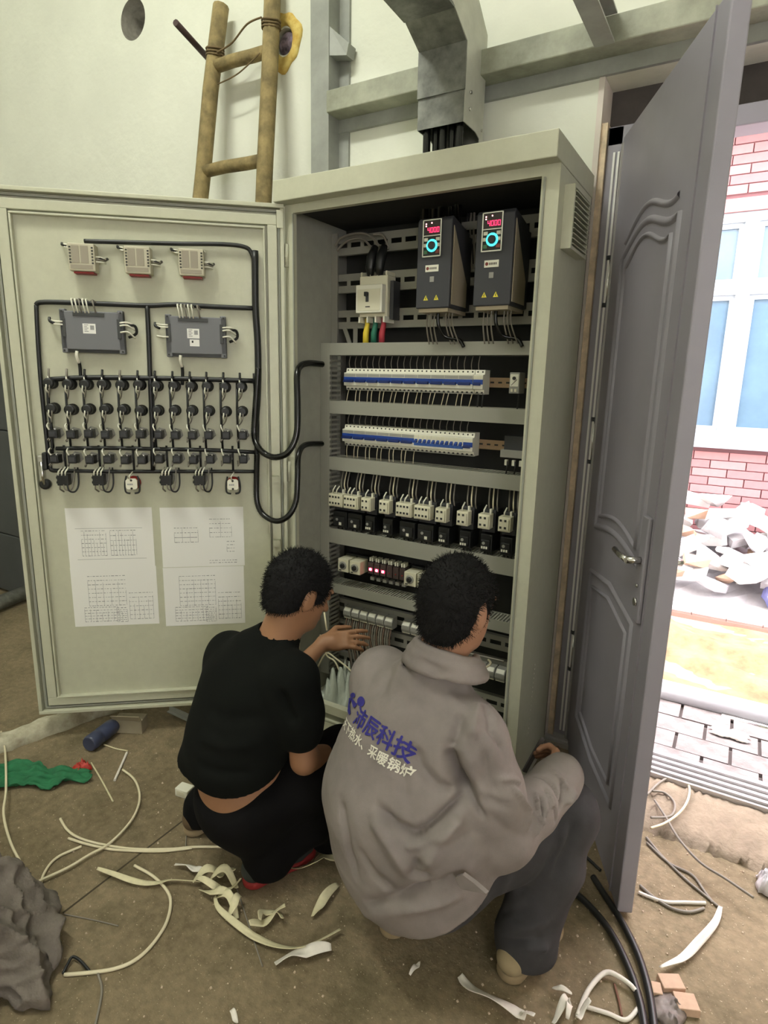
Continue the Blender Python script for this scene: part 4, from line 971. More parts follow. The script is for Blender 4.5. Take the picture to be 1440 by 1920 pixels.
# ---- two controllers
M_ctl = mat('controller_grey', srgb(110, 111, 115), .55)
def make_controller(label, second):
    t = thing('controller', label, 'controller', (0, 0, 0), TH, 'grey controllers on the cabinet door'); B = lambda mb, n, m, bev=0, p=None: mb.build(n, m, p or t, bevel=bev, world=False)
    w, h, D = .213, .150, .030
    b = B(MB().box(.0, w, -D, -.004, .012, h - .006).box(.0, .02, -D, -.004, 0, h).box(w - .02, w, -D, -.004, 0, h), 'case', M_ctl, .003)
    B(MB().box(.02, w - .02, -D + .004, -.002, .002, .014), 'connector_row', M_black)
    for x, z in ((.008, .008), (w - .008, .008), (.008, h - .008), (w - .008, h - .008)): B(MB().cyl((x, -D, z), (x, -D - .0015, z), .0035, n=8), 'screw', M_hole, 0, b)
    for nm, (x0, x1, z0, z1), hor in (('top', (.045, .150, h - .024, h - .010), 1), ('left', (.006, .018, .055, .118), 0), ('right', (w - .022, w - .010, .052, .120), 0)):
        s = B(MB().box(x0, x1, -D - .003, -D, z0, z1), 'terminal_row', mat('terminal_green_black', srgb(58, 60, 60), .5), .001, b)
    st = B(MB().box(.075, .118, -D - .0006, -D, .068, .102), 'sticker', M_paper, 0)
    m = MB()
    for k in range(5): m.box(.080, .094 - (k % 2) * .004, -D - .0009, -D - .0006, .074 + k * .0055, .0765 + k * .0055)
    o = B(m, 'printed_lines', M_ink, 0, st); o['kind'] = 'stuff'
    B(MB().box(.100, .113, -D - .0009, -D - .0006, .081, .096), 'printed_square', M_ink, 0, st)
    if second:
        s2 = B(MB().box(.083, .117, -D - .0006, -D, .040, .064), 'lower_sticker', M_paper); B(MB().box(.090, .096, -D - .0009, -D - .0006, .052, .060), 'printed_mark', M_hole, 0, s2)
    for k in range(5): B(MB().tube(catmull([(.052 + k * .012, -D - .002, h - .012), (.050 + k * .012, -D - .012, h + .012), (.046 + k * .012, -D - .004, h + .034), (.052 + k * .012, -.012, h + .028)], 4), .0028, 6), 'ferrule_wire', M_white_p if k != 2 else M_wire_g)
    B(MB().tube(catmull([(.122, -D, h - .01), (.120, -D - .012, h + .012), (.115, -D - .004, h + .032), (.124, -.012, h + .022)], 4), .003, 6), 'ferrule_wire', M_wire_g)
    for k, z in enumerate((.108, .098, .075)):
        B(MB().tube(catmull([(w - .012, -D - .002, z), (w + .014, -D - .004, z + .002), (w + .034, -.016, z - .006 - .006 * k)], 4), .0032, 6), 'ferrule_wire', M_white_p)
    B(MB().tube(catmull([(w + .014, -D, .10), (w + .036, -.02, .10), (w + .038, -.012, .075), (w + .01, -.008, .06)], 4), .005, 6), 'wire_bundle', M_black)
    for k, z in enumerate((.106, .096) if not second else (.112, .104, .07)):
        B(MB().tube(catmull([(.010, -D - .002, z), (-.012, -D - .004, z), (-.034, -.014, z + .004)], 4), .0032, 6), 'ferrule_wire', M_white_p)
    B(MB().tube(catmull([(-.02, -D, .10), (-.036, -.02, .108), (-.038, -.012, .12)], 4), .005, 6), 'wire_bundle', M_black)
    B(MB().tube(catmull([(.048, -D + .002, .006), (.047, -D, -.012), (.050, -.02, -.034)], 4), .006, 7), 'plug', M_white_p)
    B(MB().tube(catmull([(.050, -.02, -.03), (.05, -.014, -.055), (.046, -.008, -.10)], 4), .006, 7), 'lead', M_black)
    return t
for i, (px, py) in enumerate(((117, 661), (313, 669))):
    q = on_door(px, py, PS + .03); o = make_controller('%s dark grey controller with a white sticker on the cabinet door' % ('left', 'right')[i], i == 1); o.location = dplace(q.dot(DU), q.z)

# ---- indicator lamps and selector switches
def make_indicator(label):
    t = thing('indicator_lamp', label, 'indicator', (0, 0, 0), TH, 'round indicator backs on the cabinet door'); B = lambda mb, n, m, bev=0: mb.build(n, m, t, bevel=bev, world=False)
    B(MB().lathe((0, 0, 0), (0, -1, 0), [(.021, 0), (.021, .006), (.017, .010), (.017, .034), (.0185, .036), (.0185, .044), (.012, .046)], 16), 'barrel', M_black)
    B(MB().tube(catmull([(-.006, -.044, -.004), (-.008, -.046, -.022), (-.006, -.03, -.034), (-.012, -.010, -.046)], 4), .0028, 6), 'ferrule_wire', M_white_p)
    B(MB().tube(catmull([(.004, -.044, -.006), (.003, -.046, -.024), (-.004, -.03, -.040), (-.014, -.010, -.052)], 4), .0022, 6), 'ferrule_wire', M_wire_g)
    return t
def make_switch(label):
    t = thing('selector_switch', label, 'switch', (0, 0, 0), TH, 'switch backs on the cabinet door'); B = lambda mb, n, m, bev=0: mb.build(n, m, t, bevel=bev, world=False)
    B(MB().lathe((0, 0, 0), (0, -1, 0), [(.023, 0), (.023, .005), (.019, .008), (.019, .016)], 6, smooth=False), 'nut', M_grey_p)
    B(MB().box(-.015, .015, -.058, -.014, -.016, .014), 'contact_block', M_black, .003)
    B(MB().box(-.011, .011, -.062, -.058, -.010, .008), 'block_face', M_dark, .001)
    for x, z in ((-.010, .014), (.008, .014)): B(MB().cyl((x, -.05, z), (x, -.05, z + .003), .004, n=8), 'terminal_screw', M_chrome)
    B(MB().tube(catmull([(-.010, -.052, .012), (-.016, -.056, .028), (-.02, -.03, .036), (-.022, -.008, .030)], 4), .0026, 6), 'ferrule_wire', M_white_p)
    B(MB().tube(catmull([(-.012, -.052, -.014), (-.018, -.055, -.022), (-.022, -.03, -.028), (-.024, -.01, -.012)], 4), .0024, 6), 'ferrule_wire', M_wire_g)
    return t
US = [duz(x / 2.5714, 340 + 1100 / 2.5714)[0] for x in (268, 353, 437, 520, 603, 686, 768, 850, 932, 1010, 1090, 1168)]
ZR = [1.424, 1.333, 1.246, 1.153]
pi_, ps_ = None, None
for i, u in enumerate(US):
    for j in range(4):
        rown = ('top', 'second')[j] if j < 2 else ('third', 'fourth')[j - 2]
        loc = dplace(u + RND.uniform(-.002, .002), ZR[j] + RND.uniform(-.002, .002))
        if j < 2:
            lab = '%s black indicator back from the left in the %s row on the cabinet door' % (ORD[i], rown)
            if pi_ is None: pi_ = make_indicator(lab); pi_.location = loc
            else: dup(pi_, loc, TH, lab)
        else:
            lab = '%s switch back from the left in the %s row on the cabinet door' % (ORD[i], rown)
            if ps_ is None: ps_ = make_switch(lab); ps_.location = loc
            else: dup(ps_, loc, TH, lab)
# ---- bottom row: four contact blocks and two white-backed stop buttons
def make_block(label):
    t = thing('contact_block', label, 'switch', (0, 0, 0), TH, 'wired contact blocks under the switch rows'); B = lambda mb, n, m, bev=0: mb.build(n, m, t, bevel=bev, world=False)
    B(MB().lathe((0, 0, 0), (0, -1, 0), [(.024, 0), (.024, .006), (.018, .008), (.018, .02)], 12), 'collar', M_grey_p)
    B(MB().box(-.022, .018, -.052, -.018, -.022, .018).box(-.027, -.022, -.046, -.024, -.016, -.006).box(-.027, -.022, -.046, -.024, .002, .012), 'block', M_black, .003)
    for k in range(3): B(MB().tube([(-.016 + k * .012, -.05, .016), (-.014 + k * .012, -.052, .030), (-.008 + k * .012, -.03, .044)], .003, 6), 'ferrule_wire', M_white_p)
    B(MB().tube(catmull([(.012, -.05, -.018), (.018, -.052, -.042), (.034, -.04, -.046), (.042, -.02, -.02), (.040, -.01, .04)], 5), .0032, 6), 'looped_wire', M_black)
    B(MB().tube(catmull([(.0, -.05, -.018), (.004, -.052, -.036), (.02, -.042, -.040), (.028, -.03, -.01), (.03, -.01, .04)], 5), .0028, 6), 'looped_wire', M_wire_g)
    B(MB().tube([(-.014, -.048, -.02), (-.016, -.046, -.036), (-.012, -.02, -.05)], .003, 6), 'ferrule_wire', M_wire_g)
    return t
def make_stop(label, red):
    t = thing('stop_switch', label, 'switch', (0, 0, 0), TH, 'white-backed switches under the switch rows'); B = lambda mb, n, m, bev=0, p=None: mb.build(n, m, p or t, bevel=bev, world=False)
    B(MB().lathe((0, 0, 0), (0, -1, 0), [(.026, 0), (.026, .012), (.02, .014), (.02, .036)], 14), 'collar', M_red_p if red else M_grey_p)
    w = .021; c = .007
    pl = B(MB().prism([(-w + c, -.046, -w), (w - c, -.046, -w), (w, -.046, -w + c), (w, -.046, w - c), (w - c, -.046, w), (-w + c, -.046, w), (-w, -.046, w - c), (-w, -.046, -w + c)], (0, .012, 0)), 'white_block', M_white_p, .002)
    for z in (.015, -.016): B(MB().cyl((0, -.046, z), (0, -.0472, z), .0042, n=10), 'screw_hole', M_hole, 0, pl)
    m = MB()
    for k in range(4): m.box(-.014 + k * .005, -.0105 + k * .005, -.0466, -.046, -.003, .003)
    o = B(m, 'printed_marks', M_ink, 0, pl); o['kind'] = 'stuff'
    for s in (-1, 1): B(MB().tube(catmull([(s * .02, -.03, .03), (s * .026, -.034, 0), (s * .024, -.036, -.03), (s * .008, -.038, -.036)], 5), .0036, 6), 'looped_wire', M_black)
    B(MB().tube([(-.004, -.046, .018), (-.005, -.048, .032), (.004, -.03, .046)], .0028, 6), 'ferrule_wire', M_white_p)
    return t
pb_ = None
for i, (px, py, kd) in enumerate(((122, 898, 0), (188, 898, 0), (248, 907, 1), (314, 898, 0), (376, 898, 0), (437, 908, 2))):
    u, z = duz(px, py, .035); loc = dplace(u, z)
    if kd == 0:
        lab = '%s black contact block from the left under the switch rows' % ORD[[0, 1, None, 2, 3][i]]
        if pb_ is None: pb_ = make_block(lab); pb_.location = loc
        else: dup(pb_, loc, TH, lab)
    else: o = make_stop('white-backed switch with a red collar under the switch rows' if kd == 1 else 'white-backed switch at the right end under the switch rows', True); o.location = loc
# ---- lock handle at the free edge
u, z = duz(80, 880, .01)
t = thing('door_lock', 'chrome and black lock cam at the free edge of the cabinet door', 'lock', dplace(u, z - .0), TH); B = lambda mb, n, m, bev=0: mb.build(n, m, t, bevel=bev, world=False)
B(MB().box(-.012, .010, -.02, 0, -.045, .055), 'case', M_chrome, .006); B(MB().box(.008, .024, -.03, 0, .0, .065), 'latch_body', M_black, .005)
B(MB().lathe((.006, -.004, -.055), (0, -1, 0), [(.020, 0), (.020, .012), (.012, .018)], 14), 'cam', M_black); B(MB().tube([(.006, -.02, -.055), (.004, -.024, -.02), (.002, -.02, .03)], .006, 7), 'cam_rod', M_chrome)
o = dbox(MB(), .868, .88, .003, .010, 1.60, 1.625).build('cable_tie_base', M_white_p); tag(o, 'small white cable tie base on the left of the cabinet door', 'clip')

# ---- printed diagrams
def sheet(p0, p1, label, kind, seed):
    u0, z1 = duz(*p0, .003); u1, z0 = duz(*p1, .003)
    w = u0 - u1; h = z1 - z0
    t = thing('diagram_sheet', label, 'paper', dw(u0, .0025, z0), TH, 'diagram sheets on the cabinet door')
    MB().box(0, w, -.0006, 0, 0, h).build('paper', M_paper, t, world=False)
    r = random.Random(seed); m = MB()
    def ln(x0, z0_, x1, z1_, q=.0006):
        if abs(x1 - x0) > abs(z1_ - z0_): m.box(x0, x1, -.0009, -.0006, z0_ - q, z0_ + q)
        else: m.box(x0 - q, x0 + q, -.0009, -.0006, z0_, z1_)
    def blk(x0, x1, za, zb, rows, cols):
        for a in range(rows):
            zz = zb + (za - zb) * a / max(1, rows - 1); x = x0
            while x < x1:
                l = r.uniform(.004, .012); ln(x, zz, min(x + l, x1), zz, r.uniform(.0006, .0014)); x += l + r.uniform(.002, .006)
        for b in range(cols):
            xx = x0 + (x1 - x0) * b / max(1, cols - 1); ln(xx, zb, xx, zb + (za - zb) * r.uniform(.5, 1), .0005)
    if kind == 0:
        blk(.05, .14, h * .62, h * .2, 7, 9); blk(.155, .25, h * .62, h * .2, 6, 10); ln(.03, h * .14, w - .03, h * .14); ln(.03, h * .66, w - .04, h * .66)
    elif kind == 1:
        blk(.05, .14, h * .66, h * .42, 4, 4); ln(.05, h * .5, .13, h * .5, .001); blk(.185, .27, h * .8, h * .5, 5, 3); blk(.18, .29, h * .1, h * .06, 2, 0); blk(.25, .28, h * .42, h * .25, 4, 1)
    else:
        blk(.06, .2, h * .85, h * .35, 8, 6); blk(.04, .17, h * .32, h * .08, 6, 7); blk(.21, .30, h * .55, h * .1, 7, 6); blk(.16, .2, h * .3, h * .06, 8, 3)
    m.v = [Vector((min(max(q.x, .004), w - .004), q.y, min(max(q.z, .004), h - .004))) for q in m.v]
    o = m.build('printed_diagram', M_ink, t, world=False); o['kind'] = 'stuff'
    return t
sheet((121, 953), (291, 1061), 'upper left of four printed diagram sheets on the cabinet door', 0, 1)
sheet((299, 952), (459, 1060), 'upper right of four printed diagram sheets on the cabinet door', 1, 2)
sheet((131, 1065), (299, 1169), 'lower left of four printed diagram sheets on the cabinet door', 2, 3)
sheet((305, 1065), (460, 1168), 'lower right of four printed diagram sheets on the cabinet door', 3, 4)

# ---- black wiring harness on the door
hs = thing('wiring_harness', 'black sleeved wiring harness branching between the devices on the cabinet door', 'wiring', dw(.12, .01, 1.2), TH)
def sleeve(pts, r, off=.014, name='sleeve', k=4, m=M_black):
    P = catmull([on_door(x, y, off) for x, y in pts], k); MB().tube(P, r, 8).build(name, m, hs)
sleeve([(158, 452), (187, 453), (260, 455), (340, 457), (420, 458), (458, 463), (471, 474), (477, 500), (478, 573)], .0075, .018)
sleeve([(68, 572), (76, 567), (120, 567), (200, 570), (276, 573), (330, 571), (400, 575), (476, 578)], .0085)
sleeve([(68, 572), (70, 620), (76, 710), (86, 810), (93, 872), (99, 882), (112, 882)], .0075)
sleeve([(276, 573), (279, 640), (282, 720), (285, 800), (287, 882)], .0085)
sleeve([(90, 712), (160, 708), (280, 709), (380, 711), (474, 714)], .009)
sleeve([(90, 712), (91, 760), (96, 800), (98, 850)], .0055)
sleeve([(105, 841), (200, 840), (300, 842), (400, 844), (478, 848)], .0075)
sleeve([(99, 882), (200, 884), (300, 884), (400, 884), (478, 884)], .007)
sleeve([(478, 470), (479, 573), (483, 640), (484, 700), (482, 760), (477, 815)], .0125, .016)
sleeve([(478, 700), (482, 780), (481, 850), (480, 890)], .009, .012)
for i, u in enumerate(US):
    a = dw(u + .017, .012, 1.438); b = dw(u + .017, .012, 1.19)
    MB().tube([a, a.lerp(b, .5) + DU * .002, b], .0042, 6).build('drop_sleeve', M_black, hs)
    q = dw(u + .004, .028, 1.46); MB().tube([dw(u + .004, .016, 1.425), dw(u + .004, .03, 1.445), q, dw(u + .004, .022, 1.476)], .0042, 6).build('ferrule_end', M_wire_g if i in (0, 1, 4) else M_black, hs)
    MB().tube([dw(u + .006, .030, 1.40), dw(u + .005, .034, 1.43), dw(u + .005, .03, 1.45)], .003, 6).build('ferrule_end', M_white_p, hs)
    if i % 2 == 0: MB().tube([dw(u - .02, .012, 1.2), dw(u - .02, .012, 1.1)], .004, 6).build('drop_sleeve', M_black, hs)
# ---- two loops of conduit from the door into the cabinet
def between(px, py, s):
    """a point seen at a pixel, on the plane half way between door and cabinet"""
    return at(px, py, 1, s)
def hose(pts, r, label):
    P = catmull(pts, 8); m = MB(); n = 9
    # ribbed skin: radius alternates along the hose
    Q = []; L = 0
    for a, b in zip(P[:-1], P[1:]):
        k = max(1, int((b - a).length / .0035)); Q += [a.lerp(b, i / k) for i in range(k)]
    Q.append(P[-1])
    m.tube(Q, [r * (1.0 if i % 2 else .93) for i in range(len(Q))], n)
    o = m.build('conduit_loop', M_blackg); return tag(o, label, 'conduit', 'conduit loops between door and cabinet')
def hy(px, py, y): return at(px, py, 1, y)
def hd(px, py, off=.02): return on_door(px, py, off)
hose([hd(484, 690), hd(479, 770), hd(477, 815, .025), hd(484, 838, .05), hy(500, 853, -.10), hy(520, 857, -.10), hy(541, 847, -.085), hy(556, 815, -.06), hy(558, 760, -.045), hy(557, 705, -.03), hy(563, 687, .01), hy(578, 681, .07), hy(604, 683, .175)], .0125, 'upper black ribbed conduit loop from the door into the cabinet')
hose([hd(482, 850), hd(481, 900), hd(482, 940, .03), hd(493, 964, .05), hy(517, 977, -.10), hy(540, 968, -.085), hy(555, 940, -.06), hy(558, 895, -.045), hy(560, 852, -.02), hy(573, 834, .05), hy(604, 832, .175)], .0115, 'lower black ribbed conduit loop from the door into the cabinet')
o = dbox(MB(), .035, .062, .016, .04, 1.06, 1.085).build('cable_clamp', M_cab); tag(o, 'upper pale cable clamp on the hinge side of the cabinet door', 'clamp')
o = dbox(MB(), .035, .062, .016, .04, .80, .825).build('cable_clamp', M_cab); tag(o, 'lower pale cable clamp on the hinge side of the cabinet door', 'clamp')
# ================================================================ people: bodies and clothes as implicit surfaces meshed with surface nets
class Field:
    def __init__(s, lo, hi, h):
        s.lo = np.array(lo, float); s.h = h; s.n = [int(math.ceil((hi[i] - lo[i]) / h)) + 1 for i in range(3)]
        s.ax = [s.lo[i] + h * np.arange(s.n[i]) for i in range(3)]; s.F = np.full(s.n, .5, np.float32)
    def _sl(s, a, b):
        return tuple(slice(max(0, int((a[i] - s.lo[i]) / s.h)), min(s.n[i], int((b[i] - s.lo[i]) / s.h) + 2)) for i in range(3))
    def _g(s, sl): return np.meshgrid(*[s.ax[i][sl[i]].astype(np.float32) for i in range(3)], indexing='ij')
    def _min(s, sl, d, k):
        A = s.F[sl]
        if k > 0:
            h = np.clip(.5 + .5 * (A - d) / k, 0, 1); s.F[sl] = A * (1 - h) + d * h - k * h * (1 - h)
        else: s.F[sl] = np.minimum(A, d)
    def _capd(s, sl, a, b, ra, rb):
        X, Y, Z = s._g(sl); ab = b - a; L = max(1e-9, float(ab @ ab))
        t = np.clip(((X - a[0]) * ab[0] + (Y - a[1]) * ab[1] + (Z - a[2]) * ab[2]) / L, 0, 1)
        return np.sqrt((X - a[0] - t * ab[0]) ** 2 + (Y - a[1] - t * ab[1]) ** 2 + (Z - a[2] - t * ab[2]) ** 2) - (ra + (rb - ra) * t)
    def cap(s, a, b, ra, rb=None, k=.03):
        rb = ra if rb is None else rb; a = np.array(a, float); b = np.array(b, float); m = max(ra, rb) + k + .03
        sl = s._sl(np.minimum(a, b) - m, np.maximum(a, b) + m)
        if min(q.stop - q.start for q in sl) < 1: return s
        s._min(sl, s._capd(sl, a, b, ra, rb), k); return s
    def chain(s, pts, rs, k=.03):
        for i in range(len(pts) - 1): s.cap(pts[i], pts[i + 1], rs[i], rs[i + 1], k)
        return s
    def _elld(s, sl, c, r, R):
        X, Y, Z = s._g(sl); c = np.array(c, float)
        q = [(X - c[0]) * R[i][0] + (Y - c[1]) * R[i][1] + (Z - c[2]) * R[i][2] for i in range(3)]
        k0 = np.sqrt(sum((q[i] / r[i]) ** 2 for i in range(3))) + 1e-6; k1 = np.sqrt(sum((q[i] / r[i] ** 2) ** 2 for i in range(3))) + 1e-6
        return k0 * (k0 - 1) / k1
    def ell(s, c, r, R=((1, 0, 0), (0, 1, 0), (0, 0, 1)), k=.03):
        m = max(r) + k + .03; c = np.array(c, float); sl = s._sl(c - m, c + m); s._min(sl, s._elld(sl, c, r, R), k); return s
    def carve_cap(s, a, b, ra, rb, k=.008):
        a = np.array(a, float); b = np.array(b, float); m = max(ra, rb) + k + .02; sl = s._sl(np.minimum(a, b) - m, np.maximum(a, b) + m)
        d = -s._capd(sl, a, b, ra, rb); A = s.F[sl]; h = np.clip(.5 - .5 * (A - d) / k, 0, 1); s.F[sl] = A * (1 - h) + d * h + k * h * (1 - h); return s
    def cut(s, p, n, k=.006):
        """takes away the side the normal points to"""
        n = np.array(n, float); n /= np.linalg.norm(n); X, Y, Z = s._g((slice(None),) * 3)
        d = (X - p[0]) * n[0] + (Y - p[1]) * n[1] + (Z - p[2]) * n[2]
        h = np.clip(.5 - .5 * (s.F - d) / k, 0, 1); s.F = (s.F * (1 - h) + d * h + k * h * (1 - h)).astype(np.float32); return s
    def mesh(s):
        F = s.F; F[0] = F[-1] = .5; F[:, 0] = F[:, -1] = .5; F[:, :, 0] = F[:, :, -1] = .5
        n = F.shape; S = F < 0
        C = [(i, j, k) for i in (0, 1) for j in (0, 1) for k in (0, 1)]
        sub = lambda A, c: A[c[0]:n[0] - 1 + c[0], c[1]:n[1] - 1 + c[1], c[2]:n[2] - 1 + c[2]]
        cnt = sum(sub(S, c).astype(np.int8) for c in C); act = (cnt > 0) & (cnt < 8)
        idx = np.full(act.shape, -1, np.int64); ii = np.argwhere(act); idx[act] = np.arange(len(ii))
        val = np.stack([F[ii[:, 0] + c[0], ii[:, 1] + c[1], ii[:, 2] + c[2]] for c in C], 1)
        acc = np.zeros((len(ii), 3)); num = np.zeros(len(ii)); Ca = np.array(C, float)
        for a in range(8):
            for b in range(a + 1, 8):
                if abs(Ca[a] - Ca[b]).sum() != 1: continue
                m = (val[:, a] < 0) != (val[:, b] < 0)
                t = val[:, a] / np.where(m, val[:, a] - val[:, b], 1)
                acc[m] += Ca[a] + (Ca[b] - Ca[a]) * t[m, None]; num[m] += 1
        V = s.lo + s.h * (ii + acc / num[:, None])
        faces = []
        for ax in range(3):
            o1, o2 = [(1, 2), (2, 0), (0, 1)][ax]
            e0 = [slice(1, n[q] - 1) for q in range(3)]; e0[ax] = slice(0, n[ax] - 1); e1 = list(e0); e1[ax] = slice(1, n[ax])
            A = S[tuple(e0)]; B2 = S[tuple(e1)]; P = np.argwhere(A != B2)
            base = P.copy()
            for q in range(3):
                if q != ax: base[:, q] += 1
            def cell(d1, d2):
                c = base.copy(); c[:, o1] -= d1; c[:, o2] -= d2; return idx[c[:, 0], c[:, 1], c[:, 2]]
            q = np.stack([cell(1, 1), cell(0, 1), cell(0, 0), cell(1, 0)], 1)
            flip = ~A[tuple(P.T)]; q[flip] = q[flip][:, ::-1]; faces.append(q)
        return V, np.concatenate(faces)
def relax(V, Fc, it=2, lam=.5):
    e = np.concatenate([Fc[:, [0, 1]], Fc[:, [1, 2]], Fc[:, [2, 3]], Fc[:, [3, 0]]]); e = np.concatenate([e, e[:, ::-1]])
    for _ in range(it):
        acc = np.zeros_like(V); num = np.zeros(len(V)); np.add.at(acc, e[:, 0], V[e[:, 1]]); np.add.at(num, e[:, 0], 1)
        V = V + lam * (acc / np.maximum(num, 1)[:, None] - V)
    return V
def vnormals(V, Fc):
    fn = np.cross(V[Fc[:, 2]] - V[Fc[:, 0]], V[Fc[:, 3]] - V[Fc[:, 1]]); N = np.zeros_like(V)
    for i in range(4): np.add.at(N, Fc[:, i], fn)
    return N / np.maximum(np.linalg.norm(N, axis=1), 1e-9)[:, None]
def np_mesh(name, V, Fc, m, parent=None):
    me = bpy.data.meshes.new(name)
    if parent is not None:
        inv = np.array(wmat(parent).inverted()); V = V @ inv[:3, :3].T + inv[:3, 3]
    me.from_pydata(V.tolist(), [], Fc.tolist()); me.update(); me.polygons.foreach_set('use_smooth', [True] * len(me.polygons)); me.materials.append(m)
    o = bpy.data.objects.new(name, me); COL.objects.link(o)
    if parent is not None: o.parent = parent
    return o
def bvh(V, Fc): return BVHTree.FromPolygons(V.tolist(), Fc.tolist())
def seen(tree, px, py):
    r = tree.ray_cast(CAM_P, ray_dir(px, py)); return r[0]
def crease(V, Fc, tree, lines):
    N = vnormals(V, Fc); D = np.zeros(len(V))
    for pts, w, amp in lines:
        P = [seen(tree, *q) for q in pts]; P = [np.array(q) for q in P if q is not None]
        if len(P) < 2: continue
        best = np.full(len(V), 9.0); tt = np.zeros(len(V)); nseg = len(P) - 1
        for i in range(nseg):
            ab = P[i + 1] - P[i]; t = np.clip(((V - P[i]) @ ab) / max(1e-9, ab @ ab), 0, 1); d = np.linalg.norm(V - P[i] - t[:, None] * ab, axis=1)
            u = d < best; best[u] = d[u]; tt[u] = (i + t[u]) / nseg
        D += amp * np.exp(-(best / w) ** 2) * np.clip(np.minimum(tt, 1 - tt) * 5 + .25, 0, 1)
    return V + N * D[:, None]
def wnoise(V, sc, seed):
    r = np.random.RandomState(seed); o = np.zeros(len(V))
    for _ in range(10):
        k = r.normal(size=3) * sc; o += np.sin(V @ k + r.uniform(0, 6.28))
    return o / 10
def basis(fwd, up):
    f = np.array(fwd, float); f /= np.linalg.norm(f); u = np.array(up, float); u = u - f * (u @ f); u /= np.linalg.norm(u); r = np.cross(f, u)
    return np.array([r, f, u])      # rows: right, forward, up
def add_head(F, c, R, nb, s=1.0):
    c = np.array(c, float); L = lambda x, y, z: c + s * (x * R[0] + y * R[1] + z * R[2])
    F.ell(L(0, -.012, .02), (.074 * s, .094 * s, .092 * s), R, .0)
    F.ell(L(0, .028, -.045), (.058 * s, .060 * s, .070 * s), R, .03)          # face and jaw
    F.ell(L(0, .060, -.092), (.026 * s, .022 * s, .018 * s), R, .025)         # chin
    F.cap(L(0, .086, -.004), L(0, .104, -.036), .008 * s, .012 * s, .012)     # nose
    F.ell(L(0, .083, .024), (.05 * s, .014 * s, .012 * s), R, .015)           # brow
    F.ell(L(0, .086, -.066), (.022 * s, .009 * s, .006 * s), R, .008)         # lips
    for q in (-1, 1):
        F.carve_cap(L(q * .030, .094, .004), L(q * .034, .092, .004), .012, .010, .01)
        F.ell(L(q * .030, .078, .004), (.013 * s, .012 * s, .011 * s), R, .004)
        F.ell(L(q * .074, -.004, -.012), (.009 * s, .020 * s, .031 * s), R, .006)   # ears
        F.carve_cap(L(q * .084, .002, -.008), L(q * .084, .0, -.02), .006, .006, .006)
    F.cap(L(0, -.020, -.05), np.array(nb, float), .054 * s, .062 * s, .03)
def hair_mesh(c, R, s, planes, seed, name, m, parent):
    c = np.array(c, float); F = Field(c - .16, c + .16, .004); L = lambda x, y, z: c + s * (x * R[0] + y * R[1] + z * R[2])
    F.ell(L(0, -.014, .022), (.083 * s, .103 * s, .102 * s), R, 0); F.ell(L(0, -.055, -.045), (.060 * s, .042 * s, .055 * s), R, .03)
    for p, n in planes: F.cut(L(*p), n[0] * R[0] + n[1] * R[1] + n[2] * R[2], .012)
    for q in (-1, 1): F.carve_cap(L(q * .085, .0, .004), L(q * .085, -.004, -.05), .022, .026, .01)
    V, Fc = F.mesh(); N = vnormals(V, Fc)
    V = V + N * (.0035 * wnoise(V, 130, seed) + .004 * wnoise(V, 55, seed + 1))[:, None]
    # short strands over the cap
    r = np.random.RandomState(seed); pick = r.choice(len(V), min(6000, len(V)), replace=False); vs = []; fs = []
    out = V - c; out /= np.linalg.norm(out, axis=1)[:, None]
    for i in pick:
        d = out[i] * .55 + R[2] * -.25 + R[1] * .2 + r.normal(size=3) * .35; d /= np.linalg.norm(d); p = V[i] - out[i] * .002; sd = np.cross(d, r.normal(size=3)); sd /= np.linalg.norm(sd) + 1e-9
        l = r.uniform(.008, .017); k = len(V) + len(vs); vs += [p + sd * .0009, p - sd * .0009, p + d * l + sd * .0003, p + d * l - sd * .0003]; fs.append([k, k + 1, k + 3, k + 2])
    V2 = np.concatenate([V, np.array(vs)]); F2 = np.concatenate([Fc, np.array(fs)])
    return np_mesh(name, V2, F2, m, parent)
def add_hand(F, wrist, d, pn, side, curl, s=1.0, spread=.12):
    """d: direction wrist to knuckles, pn: palm normal (the way the palm faces), side: +1 when the thumb is on d x pn"""
    w = np.array(wrist, float); d = np.array(d, float); d /= np.linalg.norm(d); pn = np.array(pn, float); pn -= d * (pn @ d); pn /= np.linalg.norm(pn); t = np.cross(d, pn) * side
    Rm = np.array([t, d, pn])
    F.ell(w + d * .048 * s, (.039 * s, .050 * s, .016 * s), Rm, .014); F.cap(w, w + d * .03 * s, .026 * s, .028 * s, .02)
    for i, (off, L) in enumerate(((.029, .078), (.010, .086), (-.009, .080), (-.027, .064))):
        p = w + d * .085 * s + t * off * s; a = spread * (.5 - i / 3); seg = [L * .45, L * .32, L * .26]; ang = 0
        dirn = d * math.cos(a) + t * math.sin(a)
        F.cap(p - d * .03, p, .0105 * s, .0098 * s, .008)
        for j in range(3):
            ang += curl * (.75 + .12 * i) * (.8, 1.1, .8)[j]
            q = p + (dirn * math.cos(ang) + pn * math.sin(ang)) * seg[j] * s
            F.cap(p, q, (.0096, .0088, .0082)[j] * s, (.0088, .0082, .0072)[j] * s, .003); p = q
    p = w + d * .018 * s + t * .026 * s; dr = d * .6 + t * .75 + pn * .25; dr /= np.linalg.norm(dr); q = p + dr * .042 * s; F.cap(p, q, .014 * s, .0115 * s, .010)
    dr = d * .8 + t * .2 + pn * (.3 + .4 * curl); dr /= np.linalg.norm(dr); q2 = q + dr * .032 * s; F.cap(q, q2, .0112 * s, .010 * s, .004); F.cap(q2, q2 + (dr + pn * curl * .5) * .024 * s, .010 * s, .0085 * s, .003)
